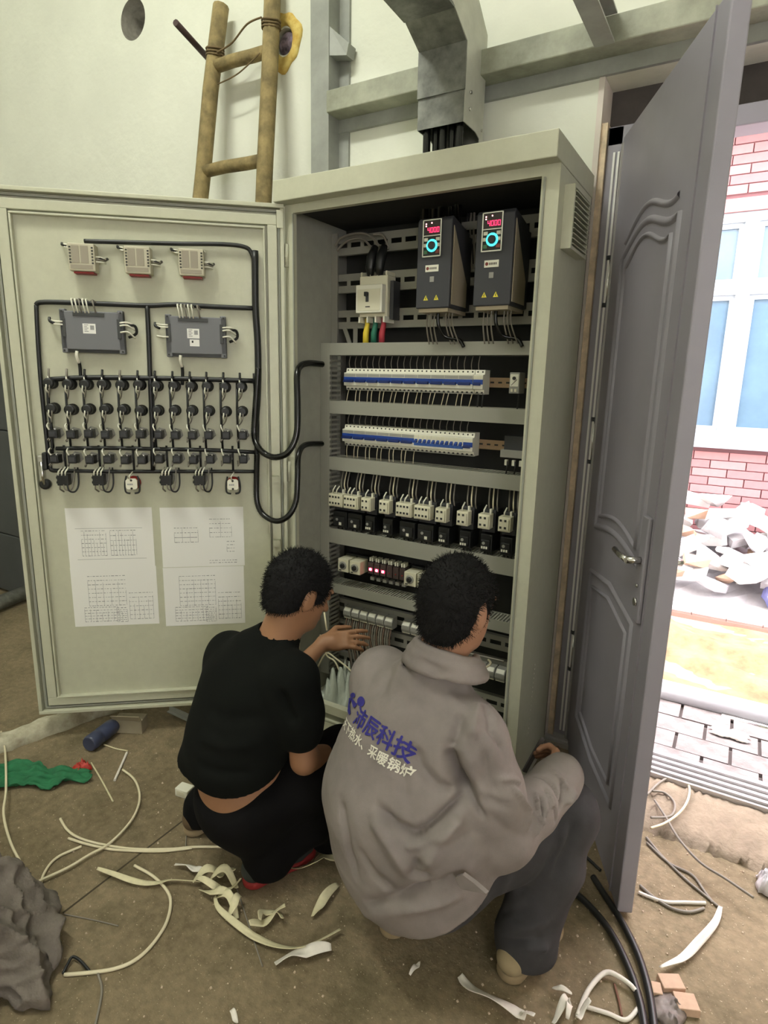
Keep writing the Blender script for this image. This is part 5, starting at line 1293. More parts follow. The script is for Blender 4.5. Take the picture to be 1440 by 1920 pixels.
def shoe(parent, heel, toe, m_up, m_sole, name='shoe', h=.075, tilt=0.0):
    heel = np.array(heel, float); toe = np.array(toe, float); d = toe - heel; L = np.linalg.norm(d); d /= L; sd = np.array([-d[1], d[0], 0]); sd /= np.linalg.norm(sd); up = np.cross(d, sd); up = up if up[2] > 0 else -up
    P = lambda a, b, c: heel + d * (a * L) + sd * b + up * c
    c = (heel + toe) / 2; F = Field(np.minimum(heel, toe) - .1, np.maximum(heel, toe) + np.array([.1, .1, .2]), .005)
    F.cap(P(.13, 0, .045), P(.45, 0, .045), .034, .036, .02); F.cap(P(.45, 0, .042), P(.85, .004, .032), .038, .030, .02); F.cap(P(.14, 0, .05), P(.2, 0, h), .034, .036, .02); F.cap(P(.72, 0, .03), P(.86, 0, .03), .042, .032, .02)
    F.cut(P(0, 0, .018), -up, .004); F.cut(P(0, 0, h + .012), up, .006)
    V, Fc = F.mesh(); o = np_mesh(name, relax(V, Fc, 1), Fc, m_up, parent)
    F = Field(np.minimum(heel, toe) - .1, np.maximum(heel, toe) + np.array([.1, .1, .1]), .005)
    F.cap(P(.14, 0, .012), P(.45, 0, .012), .037, .036, .02); F.cap(P(.45, 0, .012), P(.86, 0, .012), .040, .036, .02); F.cap(P(.7, 0, .012), P(.84, 0, .012), .045, .038, .02)
    F.cut(P(0, 0, .0), -up, .003); F.cut(P(0, 0, .024), up, .003); V, Fc = F.mesh(); np_mesh('shoe_sole', V, Fc, m_sole, o)
    return o

M_skin = mat('skin', srgb(166, 122, 96), .55, var=.08, scale=18); M_hair = mat('black_hair', srgb(17, 16, 17), .8, spec=.25)
M_skin_b = mat('skin_tan', srgb(152, 110, 80), .55, var=.08, scale=18)
M_jacket = mat('grey_work_jacket', srgb(136, 127, 124), .85, var=.22, scale=6, bump=.12, bscale=500)
M_trs = mat('dark_slate_trousers', srgb(60, 59, 62), .9, var=.3, scale=7, bump=.1, bscale=400)
M_tee = mat('black_tshirt', srgb(15, 17, 15), .95, spec=.15, var=.1, scale=12); M_trb = mat('black_trousers', srgb(14, 13, 14), .95, spec=.15, var=.2, scale=9)
M_beige = mat('beige_suede_shoe', srgb(158, 142, 112), .9, var=.15, scale=14); M_sole = mat('tan_rubber_sole', srgb(146, 128, 100), .85)
M_brownsh = mat('brown_shoe', srgb(92, 74, 52), .85, var=.2, scale=14)

# ---------------------------------------------------------------- right worker in the grey jacket
g = dict(pel=(.945, -.66, .25), LH=(.87, -.62, .25), RH=(1.02, -.66, .25), LK=(.76, -.32, .42), RK=(1.262, -.43, .375), LA=(.885, -.585, .09), RA=(1.222, -.555, .085),
         LS=(.785, -.56, .668), RS=(1.078, -.665, .650), LE=(.745, -.37, .40), RE=(1.165, -.64, .415), LW=(.80, -.20, .34), RW=(1.242, -.455, .470),
         N=(.965, -.61, .775), H=(.998, -.572, .935))
RH_ = basis((.30, .93, -.22), (.0, .18, 1))
F = Field((.60, -.95, -.01), (1.42, 0.02, 1.12), .005)
add_head(F, g['H'], RH_, g['N'])
F.ell((.94, -.63, .58), (.14, .10, .14), k=.04); F.ell((.94, -.65, .38), (.14, .12, .18), k=.05); F.cap(g['LS'], g['RS'], .042, .042, .03)
for a, b, c, ra, rb, rc in (('LS', 'LE', 'LW', .045, .037, .026), ('RS', 'RE', 'RW', .045, .037, .026)): F.cap(g[a], g[b], ra, rb, .02); F.cap(g[b], g[c], rb, rc, .015)
for a, b, c in (('LH', 'LK', 'LA'), ('RH', 'RK', 'RA')): F.cap(g[a], g[b], .072, .052, .03); F.cap(g[b], g[c], .05, .036, .02)
for k_, tx in (('LA', (.87, -.44, .045)), ('RA', (1.25, -.44, .045))): F.cap(g[k_], tx, .034, .028, .02)
add_hand(F, g['LW'], (.25, .9, -.1), (.1, -.1, -1), 1, .45); add_hand(F, g['RW'], (-.18, .9, .12), (-.85, 0, -.3), -1, .8)
V, Fc = F.mesh(); V = relax(V, Fc, 1)
worker_g = np_mesh('person', V, Fc, M_skin); tag(worker_g, 'worker in grey printed work jacket squatting with his back to the viewer', 'person', 'workers at the cabinet')
hair_mesh(g['H'], RH_, 1.0, [((0, .06, .03), (0, .9, -.5)), ((0, -.06, -.098), (0, .40, -1))], 5, 'hair', M_hair, worker_g)
# jacket
lat = np.array([.95, -.31, 0]); Rj = np.array([lat, [.31, .95, 0], [0, 0, 1]])
F = Field((.56, -1.0, .06), (1.40, -.02, .95), .005)
F.ell((.955, -.665, .27), (.235, .185, .15), Rj, 0); F.ell((.925, -.675, .42), (.245, .19, .22), Rj, .06); F.ell((.93, -.64, .585), (.200, .155, .165), Rj, .06)
F.cap(g['LS'], g['RS'], .085, .085, .06); F.cap((.94, -.61, .70), (.968, -.605, .795), .10, .074, .05)
F.cap((.80, -.60, .30), (.80, -.42, .36), .12, .09, .06)                         # jacket over the left thigh
F.chain([g['RS'], (1.128, -.662, .54), g['RE']], [.085, .082, .078], .035); F.chain([g['RE'], (1.205, -.56, .445), g['RW'], (1.249, -.43, .480)], [.074, .066, .058, .054], .02)
F.chain([g['LS'], g['LE'], g['LW']], [.082, .066, .05], .035)
# collar: a folded band round the neck
nc = np.array([.985, -.602, .826]); cr = []; fj = np.array([.31, .95, 0])
for i in range(29):
    a_ = math.pi * (-.80 + 1.60 * i / 28); c_ = math.cos(a_); cr.append(nc + .072 * math.sin(a_) * lat - fj * (.074 * c_) + np.array([0, 0, .026 * c_]))
wid = lambda q, e, dz: nc + (q - nc) * np.array([e, e, 1]) + np.array([0, 0, dz])
for i in range(28):
    F.cap(cr[i], cr[i + 1], .010, .010, .004); F.cap(wid(cr[i], 1.14, -.020), wid(cr[i + 1], 1.14, -.020), .011, .011, .012); F.cap(wid(cr[i], 1.28, -.042), wid(cr[i + 1], 1.28, -.042), .010, .010, .014)
for i in range(28): F.carve_cap(wid(cr[i], 1.36, -.062), wid(cr[i + 1], 1.36, -.062), .007, .007, .005)
F.carve_cap(nc - np.array([0, 0, .01]), nc + np.array([0, 0, .2]), .058, .075, .006)
F.cut((.95, -.80, .180), (.54, .24, -1), .008)                                        # hem
F.cut((1.0, -.42, .30), (.62, .66, -.22), .02) if False else None
F.cut((1.262, -.415, .508), (.2, .95, .12), .008) if False else None
V, Fc = F.mesh(); V = relax(V, Fc, 2); tr = bvh(V, Fc)
z7 = lambda L: [(600 + x / 2.2866, 1020 + y / 2.2866) for x, y in L]; z3 = lambda L: [(860 + x / 5.538, 1360 + y / 5.538) for x, y in L]
CR = [(z7([(548, 880), (575, 960), (610, 1030), (640, 1075)]), 0.0150, -0.0495), (z7([(640, 1078), (560, 1140), (470, 1215), (420, 1250)]), 0.0120, -0.0297), (z7([(250, 1130), (320, 1205), (390, 1245), (440, 1255)]), 0.0120, -0.0264),
      (z7([(600, 1160), (520, 1260), (440, 1390)]), 0.0165, 0.0231), (z7([(235, 1165), (300, 1280), (390, 1420)]), 0.0188, 0.0165), (z7([(400, 870), (430, 960), (500, 1040), (580, 1060)]), 0.0135, -0.0198), (z7([(430, 1350), (400, 1410), (480, 1430)]), 0.0105, -0.0165),
      (z7([(610, 720), (590, 800), (560, 880)]), 0.0120, -0.0198), (z7([(680, 680), (660, 760), (650, 840)]), 0.0120, 0.0149), (z7([(720, 700), (735, 800), (790, 900)]), 0.0105, -0.0132), (z7([(200, 1540), (420, 1480), (600, 1420)]), 0.0120, -0.0264), (z7([(190, 1580), (400, 1555), (600, 1500)]), 0.0135, 0.0165),
      (z7([(240, 620), (330, 640), (430, 720)]), 0.0225, -0.0066), (z7([(420, 480), (520, 560), (640, 640)]), 0.0150, -0.0099), (z7([(90, 1100), (110, 1250), (150, 1420)]), 0.0150, -0.0132),
      (z3([(560, 640), (640, 760), (700, 860), (712, 1080)]), 0.0053, 0.0165), (z3([(800, 690), (812, 820), (822, 930), (850, 990), (885, 900), (905, 770)]), 0.0037, 0.0149), (z3([(845, 740), (850, 920)]), 0.0045, -0.0132), (z3([(930, 700), (965, 850), (990, 1110)]), 0.0053, 0.0149), (z3([(890, 650), (960, 740), (1000, 900), (1010, 1000)]), 0.0045, -0.0149),
      (z3([(1195, 670), (1110, 810), (1060, 1060)]), 0.0060, 0.0165), (z3([(1080, 560), (1090, 700), (1050, 900)]), 0.0053, -0.0165), (z3([(780, 520), (900, 550), (990, 640), (1040, 780)]), 0.0037, -0.0116), (z3([(960, 470), (1060, 540), (1130, 660)]), 0.0045, 0.0099), (z3([(780, 1150), (840, 1050), (870, 980)]), 0.0037, 0.0116), (z3([(420, 560), (560, 560), (640, 600)]), 0.0067, 0.0099), (z3([(60, 600), (140, 760), (260, 960)]), 0.0067, -0.0165), (z3([(300, 760), (420, 820), (560, 840)]), 0.0090, -0.0099)]
CR += [(z7([(300, 900), (350, 1000), (360, 1100)]), .014, -.006), (z7([(160, 1300), (230, 1420), (330, 1500)]), .014, -.008), (z7([(470, 1290), (560, 1300), (650, 1240)]), .012, -.010), (z7([(360, 1300), (420, 1290), (500, 1230)]), .010, .008), (z7([(700, 880), (720, 980), (760, 1080)]), .010, -.007), (z7([(640, 900), (660, 1000), (700, 1100)]), .010, .007),
       (z7([(720, 1150), (800, 1230), (900, 1260)]), .012, -.006), (z7([(540, 640), (600, 700), (620, 780)]), .014, .006), (z7([(330, 470), (300, 560), (250, 640)]), .02, -.005), (z7([(460, 1480), (520, 1450), (590, 1440)]), .008, .008)]
V = crease(V, Fc, tr, CR); N_ = vnormals(V, Fc); V = V + N_ * (.0042 * wnoise(V, 28, 3) + .0024 * wnoise(V, 70, 4))[:, None]
jacket = np_mesh('jacket', V, Fc, M_jacket, worker_g); jacket['label'] = 'grey work jacket with blue and white lettering'
jt = bvh(V, Fc)
# trousers
F = Field((.62, -.92, .0), (1.42, -.2, .62), .006)
F.ell((.95, -.665, .25), (.19, .15, .13), Rj, 0); F.chain([g['RH'], (1.15, -.54, .33), g['RK']], [.105, .10, .082], .04); F.chain([g['RK'], (1.245, -.48, .25), g['RA'], (1.224, -.555, .05)], [.082, .086, .072, .078], .03)
F.chain([g['LH'], g['LK']], [.105, .082], .04); F.chain([g['LK'], g['LA'], (.885, -.59, .05)], [.08, .062, .065], .03); F.cut((0, 0, .035), (0, 0, -1), .006)
V, Fc = F.mesh(); V = relax(V, Fc, 2); tr = bvh(V, Fc)
V = crease(V, Fc, tr, [(z7([(700, 1620), (850, 1500), (1000, 1330)]), .012, -.012), (z7([(560, 1680), (700, 1620), (860, 1530)]), .014, .010), (z7([(770, 1500), (800, 1400), (840, 1320)]), .012, .008), (z7([(1090, 1180), (1060, 1300), (1000, 1420)]), .012, -.009), (z7([(1050, 1220), (1020, 1330), (960, 1440)]), .012, .008), (z7([(760, 1680), (860, 1700), (960, 1690)]), .010, -.010), (z7([(820, 1640), (900, 1640), (980, 1600)]), .012, .010), (z7([(760, 1760), (870, 1730), (980, 1730)]), .010, .010), (z7([(700, 1590), (780, 1580), (900, 1560)]), .01, -.008)])
V = V + vnormals(V, Fc) * (.005 * wnoise(V, 32, 8) + .003 * wnoise(V * np.array([1, 1, .5]), 70, 9))[:, None]; V[:, 2] = np.maximum(V[:, 2], .03)
np_mesh('trousers', V, Fc, M_trs, worker_g)
shoe(worker_g, (1.198, -.640, .002), (1.262, -.405, .002), M_beige, M_sole); shoe(worker_g, (.895, -.690, .002), (.850, -.45, .002), M_brownsh, M_sole)
q = [seen(jt, *p) for p in z7([(580, 1430), (610, 1420), (640, 1450), (600, 1500)])]
p0 = seen(jt, 856, 1650) or Vector((1.08, -.75, .3)); fl = [at(x, y, 1, p0.y - .012) for x, y in z7([(578, 1430), (610, 1418), (660, 1455), (712, 1500), (660, 1492), (605, 1480)])]
o = MB().prism(fl, (.004, .006, .004)).build('torn_hem_flap', M_jacket, worker_g)
# lettering wrapped on the back
def text_mesh(body, size, bold=0.0):
    c = bpy.data.curves.new('lettering', 'FONT'); c.body = body; c.size = size; c.offset = bold; c.resolution_u = 2; o = bpy.data.objects.new('lettering', c); COL.objects.link(o)
    dg = bpy.context.evaluated_depsgraph_get(); me = bpy.data.meshes.new_from_object(o.evaluated_get(dg)); bpy.data.objects.remove(o, do_unlink=True)
    return me
def wrap(me_or_faces, org, sx, tx, nrm, mirror=False):
    pass
def lettering(body, size, pA, pB, name, m, xr, bold=0.0):
    """body set along the line from pixel A to pixel B as they fall on the jacket; xr: part of the text length that A..B spans"""
    A = seen(jt, *pA); Bp = seen(jt, *pB)
    me = text_mesh(body, 1.0, 0.0); xs = [v.co.x for v in me.vertices]; x0, x1 = min(xs), max(xs); L = x1 - x0
    s = (Bp - A); k = s.length / (L * (xr[1] - xr[0])); s.normalize()
    mid = A.lerp(Bp, .5); nr = jt.find_nearest(mid)[1]; t_ = nr.cross(s).normalized()
    if t_.z < 0: t_ = -t_
    bm_ = bmesh.new()
    sh = [(0, 0)] if not bold else [(bold * math.cos(q), bold * math.sin(q)) for q in (0, 1.57, 3.14, 4.71)]
    for li, (dx, dy) in enumerate(sh):
        tmp = bmesh.new(); tmp.from_mesh(me); bmesh.ops.subdivide_edges(tmp, edges=[e for e in tmp.edges if e.calc_length() > .25], cuts=2)
        mp = {}
        for v in tmp.verts:
            p = A + s * ((v.co.x + dx - x0 - xr[0] * L) * k) + t_ * ((v.co.y + dy) * k)
            h = jt.ray_cast(p + nr * .15, -nr)
            q, n_ = (h[0], h[1]) if h[0] is not None and (h[0] - p).length < .12 else jt.find_nearest(p)[:2]
            mp[v] = bm_.verts.new(q + n_ * (.0022 + .00012 * li))
        for f_ in tmp.faces:
            try: bm_.faces.new([mp[v] for v in f_.verts])
            except ValueError: pass
        tmp.free()
    bm_.to_mesh(me); bm_.free(); inv = wmat(worker_g).inverted(); me.transform(inv); me.materials.append(m)
    o = bpy.data.objects.new(name, me); COL.objects.link(o); o.parent = jacket
    return k, A, s, t_, nr
M_tblue = mat('blue_print', srgb(46, 42, 128), .8); M_twhite = mat('white_print', srgb(226, 222, 208), .8)
k_, A_, s_, t_, n_ = lettering('沛辰科技', 1, (672, 1362), (765, 1428), 'blue_lettering', M_tblue, (.14, .98), .022)
lettering('天下热水、采暖锅炉', 1, (650, 1372), (765, 1458), 'white_lettering', M_twhite, (.14, .98), .020)
def emblem():
    """blue emblem above the name: a leaping shape with a ball and a sweeping tail"""
    parts = []
    def disc(cx, cy, rx, ry, n=20): parts.append([(cx + rx * math.cos(2 * math.pi * i / n), cy + ry * math.sin(2 * math.pi * i / n)) for i in range(n)])
    disc(678, 1316, 7, 9.5); disc(663, 1304, 4.5, 5)
    parts.append([(653, 1306), (656, 1309), (661, 1308), (668, 1318), (672, 1320), (666, 1328), (663, 1326), (660, 1312), (657, 1320), (658, 1330), (659, 1338), (656, 1341), (653, 1334), (652, 1320)])
    m = MB()
    for poly in parts:
        P = [seen(jt, *q) for q in poly]
        P = [q for q in P if q is not None]
        if len(P) < 3: continue
        c = sum(P, Vector()) / len(P); c2 = jt.find_nearest(c)
        P = [p + jt.find_nearest(p)[1] * .0024 for p in P]
        m.add(P, [tuple(range(len(P)))])
    return m
emblem().build('blue_emblem', M_tblue, jacket)['kind'] = 'stuff'
# the bar he holds
o = MB().bar(at(983, 1447, 1, -.36), at(1018, 1384, 1, -.33), .006, .013).build('flat_bar', mat('bar_steel', srgb(92, 88, 88), .5)); tag(o, 'short dark flat bar held up in the right hand of the grey-jacketed worker', 'bar')

# ---------------------------------------------------------------- left worker in black
b_ = dict(LS=(.235, -.58, .602), RS=(.540, -.65, .640), LE=(.26, -.42, .40), RE=(.586, -.652, .405), LW=(.300, -.165, .505), RW=(.575, -.44, .31), N=(.445, -.585, .725), H=(.482, -.535, .855),
          LH=(.33, -.67, .235), RH=(.45, -.70, .235), LK=(.27, -.38, .30), RK=(.575, -.45, .30), LA=(.165, -.65, .08), RA=(.485, -.69, .09))
RHb = basis((.42, .86, -.38), (.12, .30, 1))
F = Field((.02, -1.0, -.01), (.82, .06, 1.05), .005)
add_head(F, b_['H'], RHb, b_['N'], .98)
F.ell((.385, -.62, .56), (.135, .10, .16), k=.04); F.ell((.385, -.69, .37), (.132, .115, .17), k=.05); F.ell((.395, -.70, .26), (.138, .125, .12), k=.05); F.cap(b_['LS'], b_['RS'], .05, .05, .05)
for a, b, c in (('LS', 'LE', 'LW'), ('RS', 'RE', 'RW')): F.cap(b_[a], b_[b], .046, .038, .02); F.cap(b_[b], b_[c], .038, .026, .015)
for a, b, c in (('LH', 'LK', 'LA'), ('RH', 'RK', 'RA')): F.cap(b_[a], b_[b], .068, .05, .03); F.cap(b_[b], b_[c], .048, .034, .02)
for k_, tx in (('LA', (.19, -.51, .045)), ('RA', (.53, -.56, .045))): F.cap(b_[k_], tx, .032, .026, .02)
add_hand(F, b_['LW'], (.80, .45, .15), (.30, .75, -.5), 1, .32, 1.0, .3); add_hand(F, b_['RW'], (-.3, .8, .0), (0, 0, -1), -1, .5)
V, Fc = F.mesh(); V = relax(V, Fc, 1)
worker_b = np_mesh('person', V, Fc, M_skin_b); tag(worker_b, 'worker in black T-shirt and trousers squatting between cabinet door and jacketed worker', 'person', 'workers at the cabinet')
hair_mesh(b_['H'], RHb, .98, [((0, .075, .03), (0, .9, -.4)), ((0, -.06, -.070), (0, .45, -1))], 9, 'hair', M_hair, worker_b)
latb = np.array([.97, -.24, 0]); Rb = np.array([latb, [.24, .97, 0], [0, 0, 1]])
F = Field((.02, -1.0, .12), (.80, -.25, .90), .006)
F.ell((.365, -.69, .38), (.178, .150, .18), Rb, 0); F.ell((.375, -.65, .52), (.178, .138, .17), Rb, .06); F.ell((.27, -.72, .335), (.085, .085, .05), Rb, .05); F.cap(b_['LS'], b_['RS'], .070, .070, .06); F.cap((.39, -.60, .66), b_['N'], .085, .064, .05)
F.chain([b_['RS'], (.564, -.65, .545), (.574, -.652, .495)], [.076, .068, .062], .03); F.chain([b_['LS'], (.24, -.53, .53), (.25, -.48, .48)], [.068, .062, .058], .04)
F.carve_cap(b_['N'], np.array(b_['N']) + np.array([.02, .03, .2]), .060, .062, .006); F.cut((.56, -.612, .452), (.05, .06, -1), .004) if False else None
F.cut((.35, -.83, .325), (-.02, .45, -1), .008)
V, Fc = F.mesh(); V = relax(V, Fc, 2); tr = bvh(V, Fc)
z6 = lambda L: [(320 + x / 2.7425, 1000 + y / 2.7425) for x, y in L]
V = crease(V, Fc, tr, [(z6([(560, 800), (600, 900), (640, 980)]), .014, -.016), (z6([(180, 900), (300, 960), (480, 940)]), .02, -.008), (z6([(140, 1040), (280, 1100), (450, 1080)]), .018, .008), (z6([(120, 1180), (250, 1230), (420, 1230)]), .016, -.008)])
V = V + vnormals(V, Fc) * (.003 * wnoise(V, 28, 13))[:, None]
tee = np_mesh('tshirt', V, Fc, M_tee, worker_b)
F = Field((.02, -1.0, 0), (.85, -.2, .50), .006)
F.ell((.395, -.70, .25), (.152, .142, .125), Rb, 0); F.cap((.43, -.72, .22), (.475, -.70, .12), .11, .075, .05); F.chain([b_['RH'], (.55, -.58, .29), b_['RK']], [.105, .098, .085], .04); F.chain([b_['RK'], (.55, -.56, .17), b_['RA'], (.485, -.70, .06)], [.088, .09, .068, .066], .03); F.cap((.565, -.50, .2), (.58, -.52, .06), .075, .06, .03)
F.chain([b_['LH'], b_['LK']], [.10, .08], .04); F.chain([b_['LK'], b_['LA'], (.165, -.66, .05)], [.078, .058, .056], .03)
F.cut((.40, -.84, .265), (.0, -.75, 1), .008); F.cut((0, 0, .03), (0, 0, -1), .006)
V, Fc = F.mesh(); V = relax(V, Fc, 2); V = V + vnormals(V, Fc) * (.003 * wnoise(V, 30, 18))[:, None]; V[:, 2] = np.maximum(V[:, 2], .03)
np_mesh('trousers', V, Fc, M_trb, worker_b)
M_darksh = mat('dark_green_shoe', srgb(46, 50, 46), .8); M_redsole = mat('red_shoe_sole', srgb(140, 36, 34), .7)
shoe(worker_b, (.452, -.765, .002), (.53, -.545, .002), M_darksh, M_redsole); shoe(worker_b, (.150, -.715, .002), (.185, -.48, .002), M_brownsh, M_sole)
h0 = at(613, 1182, 1, -.11); h1 = at(608, 1148, 1, -.09)
o = MB().tube([h0, h1], .0035, 7).build('cable_end', M_wire_w); tag(o, 'short white cable end held up in the left hand of the worker in black', 'cable')
# ================================================================ things lying on the floor
def fl_(px, py, z=.005): return at(px, py, 2, z)
def wire(pts, r, m, label, name='loose_wire', cat='wire', group=None, z=None, lift=0.0):
    P = catmull([fl_(x, y, (z if z is not None else r + .001)) for x, y in pts], 7); n = len(P)
    if lift: P = [p + Vector((0, 0, lift * math.sin(math.pi * i / (n - 1)))) for i, p in enumerate(P)]
    return tag(MB().tube(P, r, 7).build(name, m), label, cat, group)
def ribbon(pts, w, m, label, name='sheath_strip', cat='scrap', group='stripped cable sheaths on the floor', h=.010, seed=1, taper=True):
    """flat curled strip of stripped sheath lying on the floor"""
    r = random.Random(seed); P = catmull([fl_(x, y, .004) for x, y in pts], 6); n = len(P); vs = []; ph = r.uniform(0, 6)
    for i, p in enumerate(P):
        tg = (P[min(i + 1, n - 1)] - P[max(i - 1, 0)]).normalized(); sd = Vector((-tg.y, tg.x, 0)); q = i / (n - 1)
        ww = w * (1 if not taper else (.35 + .65 * math.sin(math.pi * min(1, max(0, q * .9 + .05))))) / 2; tw = .7 * math.sin(4.2 * q + ph)
        z = .003 + h * (.5 + .5 * math.sin(5.5 * q + ph)) + ww * abs(math.sin(tw))
        for s_ in (-1, -.3, .4, 1): vs.append(p + sd * (ww * s_ * math.cos(tw)) + Vector((0, 0, z + ww * s_ * math.sin(tw) + .25 * ww * abs(s_))))
    fs = [(i * 4 + j, i * 4 + j + 1, (i + 1) * 4 + j + 1, (i + 1) * 4 + j) for i in range(n - 1) for j in range(3)]
    o = MB().add(vs, fs, True).build(name, m); md = o.modifiers.new('thick', 'SOLIDIFY'); md.thickness = .0016; md.offset = 0
    return tag(o, label, cat, group)
G = 'pale wires on the floor at left'
wire([(113, 1535), (127, 1557), (153, 1573), (200, 1585), (253, 1592), (317, 1592), (367, 1588), (423, 1588)], .0042, M_wire_w, 'pale wire running straight across the floor towards the black trousers', group=G)
wire([(230, 1443), (253, 1463), (262, 1497), (247, 1537), (207, 1580), (167, 1603), (127, 1627), (73, 1652)], .0042, M_wire_w, 'pale wire bent in a hook crossing the straight one', group=G, z=.012)
wire([(128, 1572), (160, 1582), (195, 1590), (225, 1594), (300, 1596), (360, 1590)], .0042, M_wire_w, 'pale wire lying close along the straight one', group=G)
wire([(153, 1587), (107, 1608), (83, 1637), (75, 1667)], .0042, M_wire_w, 'short curved pale wire at the left of the crossing', group=G)
wire([(252, 1623), (287, 1643), (313, 1670), (320, 1697), (307, 1740), (267, 1790), (213, 1817), (120, 1828)], .0046, M_wire_w, 'pale wire in a wide arc at the lower left of the floor', group=G)
wire([(2, 1372), (11, 1420), (14, 1500), (10, 1550), (22, 1600), (45, 1640), (70, 1680)], .004, M_wire_w, 'pale wire rising along the left edge of the picture', group=G, lift=.05)
wire([(184, 1826), (191, 1860), (178, 1925)], .003, M_wire_g, 'thin grey wire at the bottom beside the grey sack', group=G)
wire([(118, 1826), (128, 1810), (137, 1799), (152, 1806), (170, 1824)], .0036, M_black, 'small black wire bow on the floor beside the grey sack', lift=.008)
wire([(238, 1411), (227, 1436), (215, 1463)], .005, M_scrap_w, 'short white stick on the floor near the red wrapper', name='white_stick', cat='stick')
wire([(171, 1430), (190, 1462), (212, 1503)], .0028, M_scrap, 'thin pale stick on the floor beside the red wrapper', name='thin_stick', cat='stick')
wire([(195, 1396), (218, 1404), (240, 1408)], .0028, M_scrap, 'thin pale stick on the floor under the cabinet door', name='thin_stick', cat='stick')
wire([(440, 1655), (452, 1690), (470, 1745), (492, 1812)], .0018, M_wire_g, 'very thin wire trailing from the red shoe across the floor')
wire([(345, 1490), (350, 1540), (348, 1590)], .0016, M_wire_g, 'very thin wire below the small white block')
wire([(120, 1714), (180, 1726), (222, 1736)], .0016, M_wire_g, 'very thin wire on the open floor at left')
ribbon([(183, 1637), (213, 1647), (253, 1658), (293, 1660), (320, 1655), (360, 1658), (377, 1660)], .018, M_scrap, 'long split sheath leading into the sheath pile', seed=3)
ribbon([(403, 1690), (410, 1712), (440, 1737), (480, 1762), (520, 1779), (560, 1783), (600, 1770), (638, 1750)], .020, M_scrap, 'long curved sheath trailing right from the pile', seed=4)
ribbon([(516, 1813), (545, 1800), (580, 1793), (621, 1785)], .034, M_scrap_w, 'broad pale leaf-shaped sheath in front of the curved one', seed=5)
ribbon([(586, 1722), (606, 1697), (634, 1662)], .026, M_scrap, 'leaf-shaped sheath standing beside the jacket', seed=6)
ribbon([(468, 1752), (495, 1738), (515, 1722), (535, 1716)], .028, M_scrap, 'crumpled sheath twist between pile and jacket', seed=7, h=.03); ribbon([(488, 1745), (492, 1722), (520, 1716), (530, 1738)], .020, M_scrap, 'small sheath loop on the twist between pile and jacket', seed=8, h=.03)
ribbon([(533, 1622), (560, 1634), (590, 1628), (610, 1618), (645, 1627)], .040, M_scrap, 'big cream curled sheath behind the jacket next to the black trousers', seed=9, h=.02)
ribbon([(328, 1625), (350, 1628), (365, 1637), (384, 1640)], .022, M_scrap_w, 'small white twisted scrap left of the pile', seed=10)
for i, pts in enumerate(([(362, 1660), (390, 1650), (420, 1640)], [(370, 1665), (400, 1675), (430, 1672), (452, 1660)], [(395, 1655), (425, 1650), (445, 1668)], [(405, 1690), (430, 1700), (445, 1725)], [(425, 1730), (440, 1712), (452, 1690)], [(410, 1662), (422, 1636), (440, 1650)], [(375, 1672), (405, 1690), (440, 1690)])):
    ribbon(pts, .022, M_scrap, '%s sheath strip counted from the left in the pile before the red shoe' % ORD[i], seed=20 + i, h=.03)
ribbon([(433, 1900), (445, 1922)], .014, M_scrap_w, 'white strip end at the bottom edge of the picture', seed=31)
ribbon([(768, 1835), (780, 1818), (786, 1808)], .012, M_scrap_w, 'tiny white scrap in the shadow below the jacket', seed=32)
# right of the jacket
ribbon([(862, 1836), (884, 1861), (920, 1881), (960, 1902), (985, 1916)], .034, M_scrap_w, 'broad white sheath strip at the bottom in front of the beige shoe', seed=40, h=.008)
for i, pts in enumerate(([(985, 1916), (975, 1905), (1000, 1925)], [(1036, 1925), (1050, 1905), (1062, 1885)], [(1062, 1925), (1066, 1900), (1064, 1880)], [(1080, 1925), (1090, 1905), (1104, 1895)])):
    ribbon(pts, .018, M_scrap_w, '%s white scrap from the left along the bottom edge right of the beige shoe' % ORD[i], seed=41 + i, h=.03)
ribbon([(1035, 1856), (1052, 1863), (1072, 1865)], .012, M_scrap_w, 'small white scrap right of the beige shoe', seed=46)
GC = 'thick black cables on the floor'
wire([(1058, 1658), (1100, 1693), (1145, 1748), (1180, 1818), (1200, 1880), (1210, 1935)], .0095, M_wire_b, 'left one of two thick black cables curving past the door leaf', 'thick_cable', 'cable', GC)
wire([(1112, 1644), (1135, 1680), (1168, 1732), (1197, 1792), (1217, 1860), (1228, 1935)], .0095, M_wire_b, 'right one of two thick black cables curving past the door leaf', 'thick_cable', 'cable', GC)
wire([(1083, 1592), (1105, 1612), (1126, 1632)], .005, M_wire_b, 'short black cable between knee and door leaf', 'thin_cable', 'cable')
GR = 'grey wires tangled by the doorway'
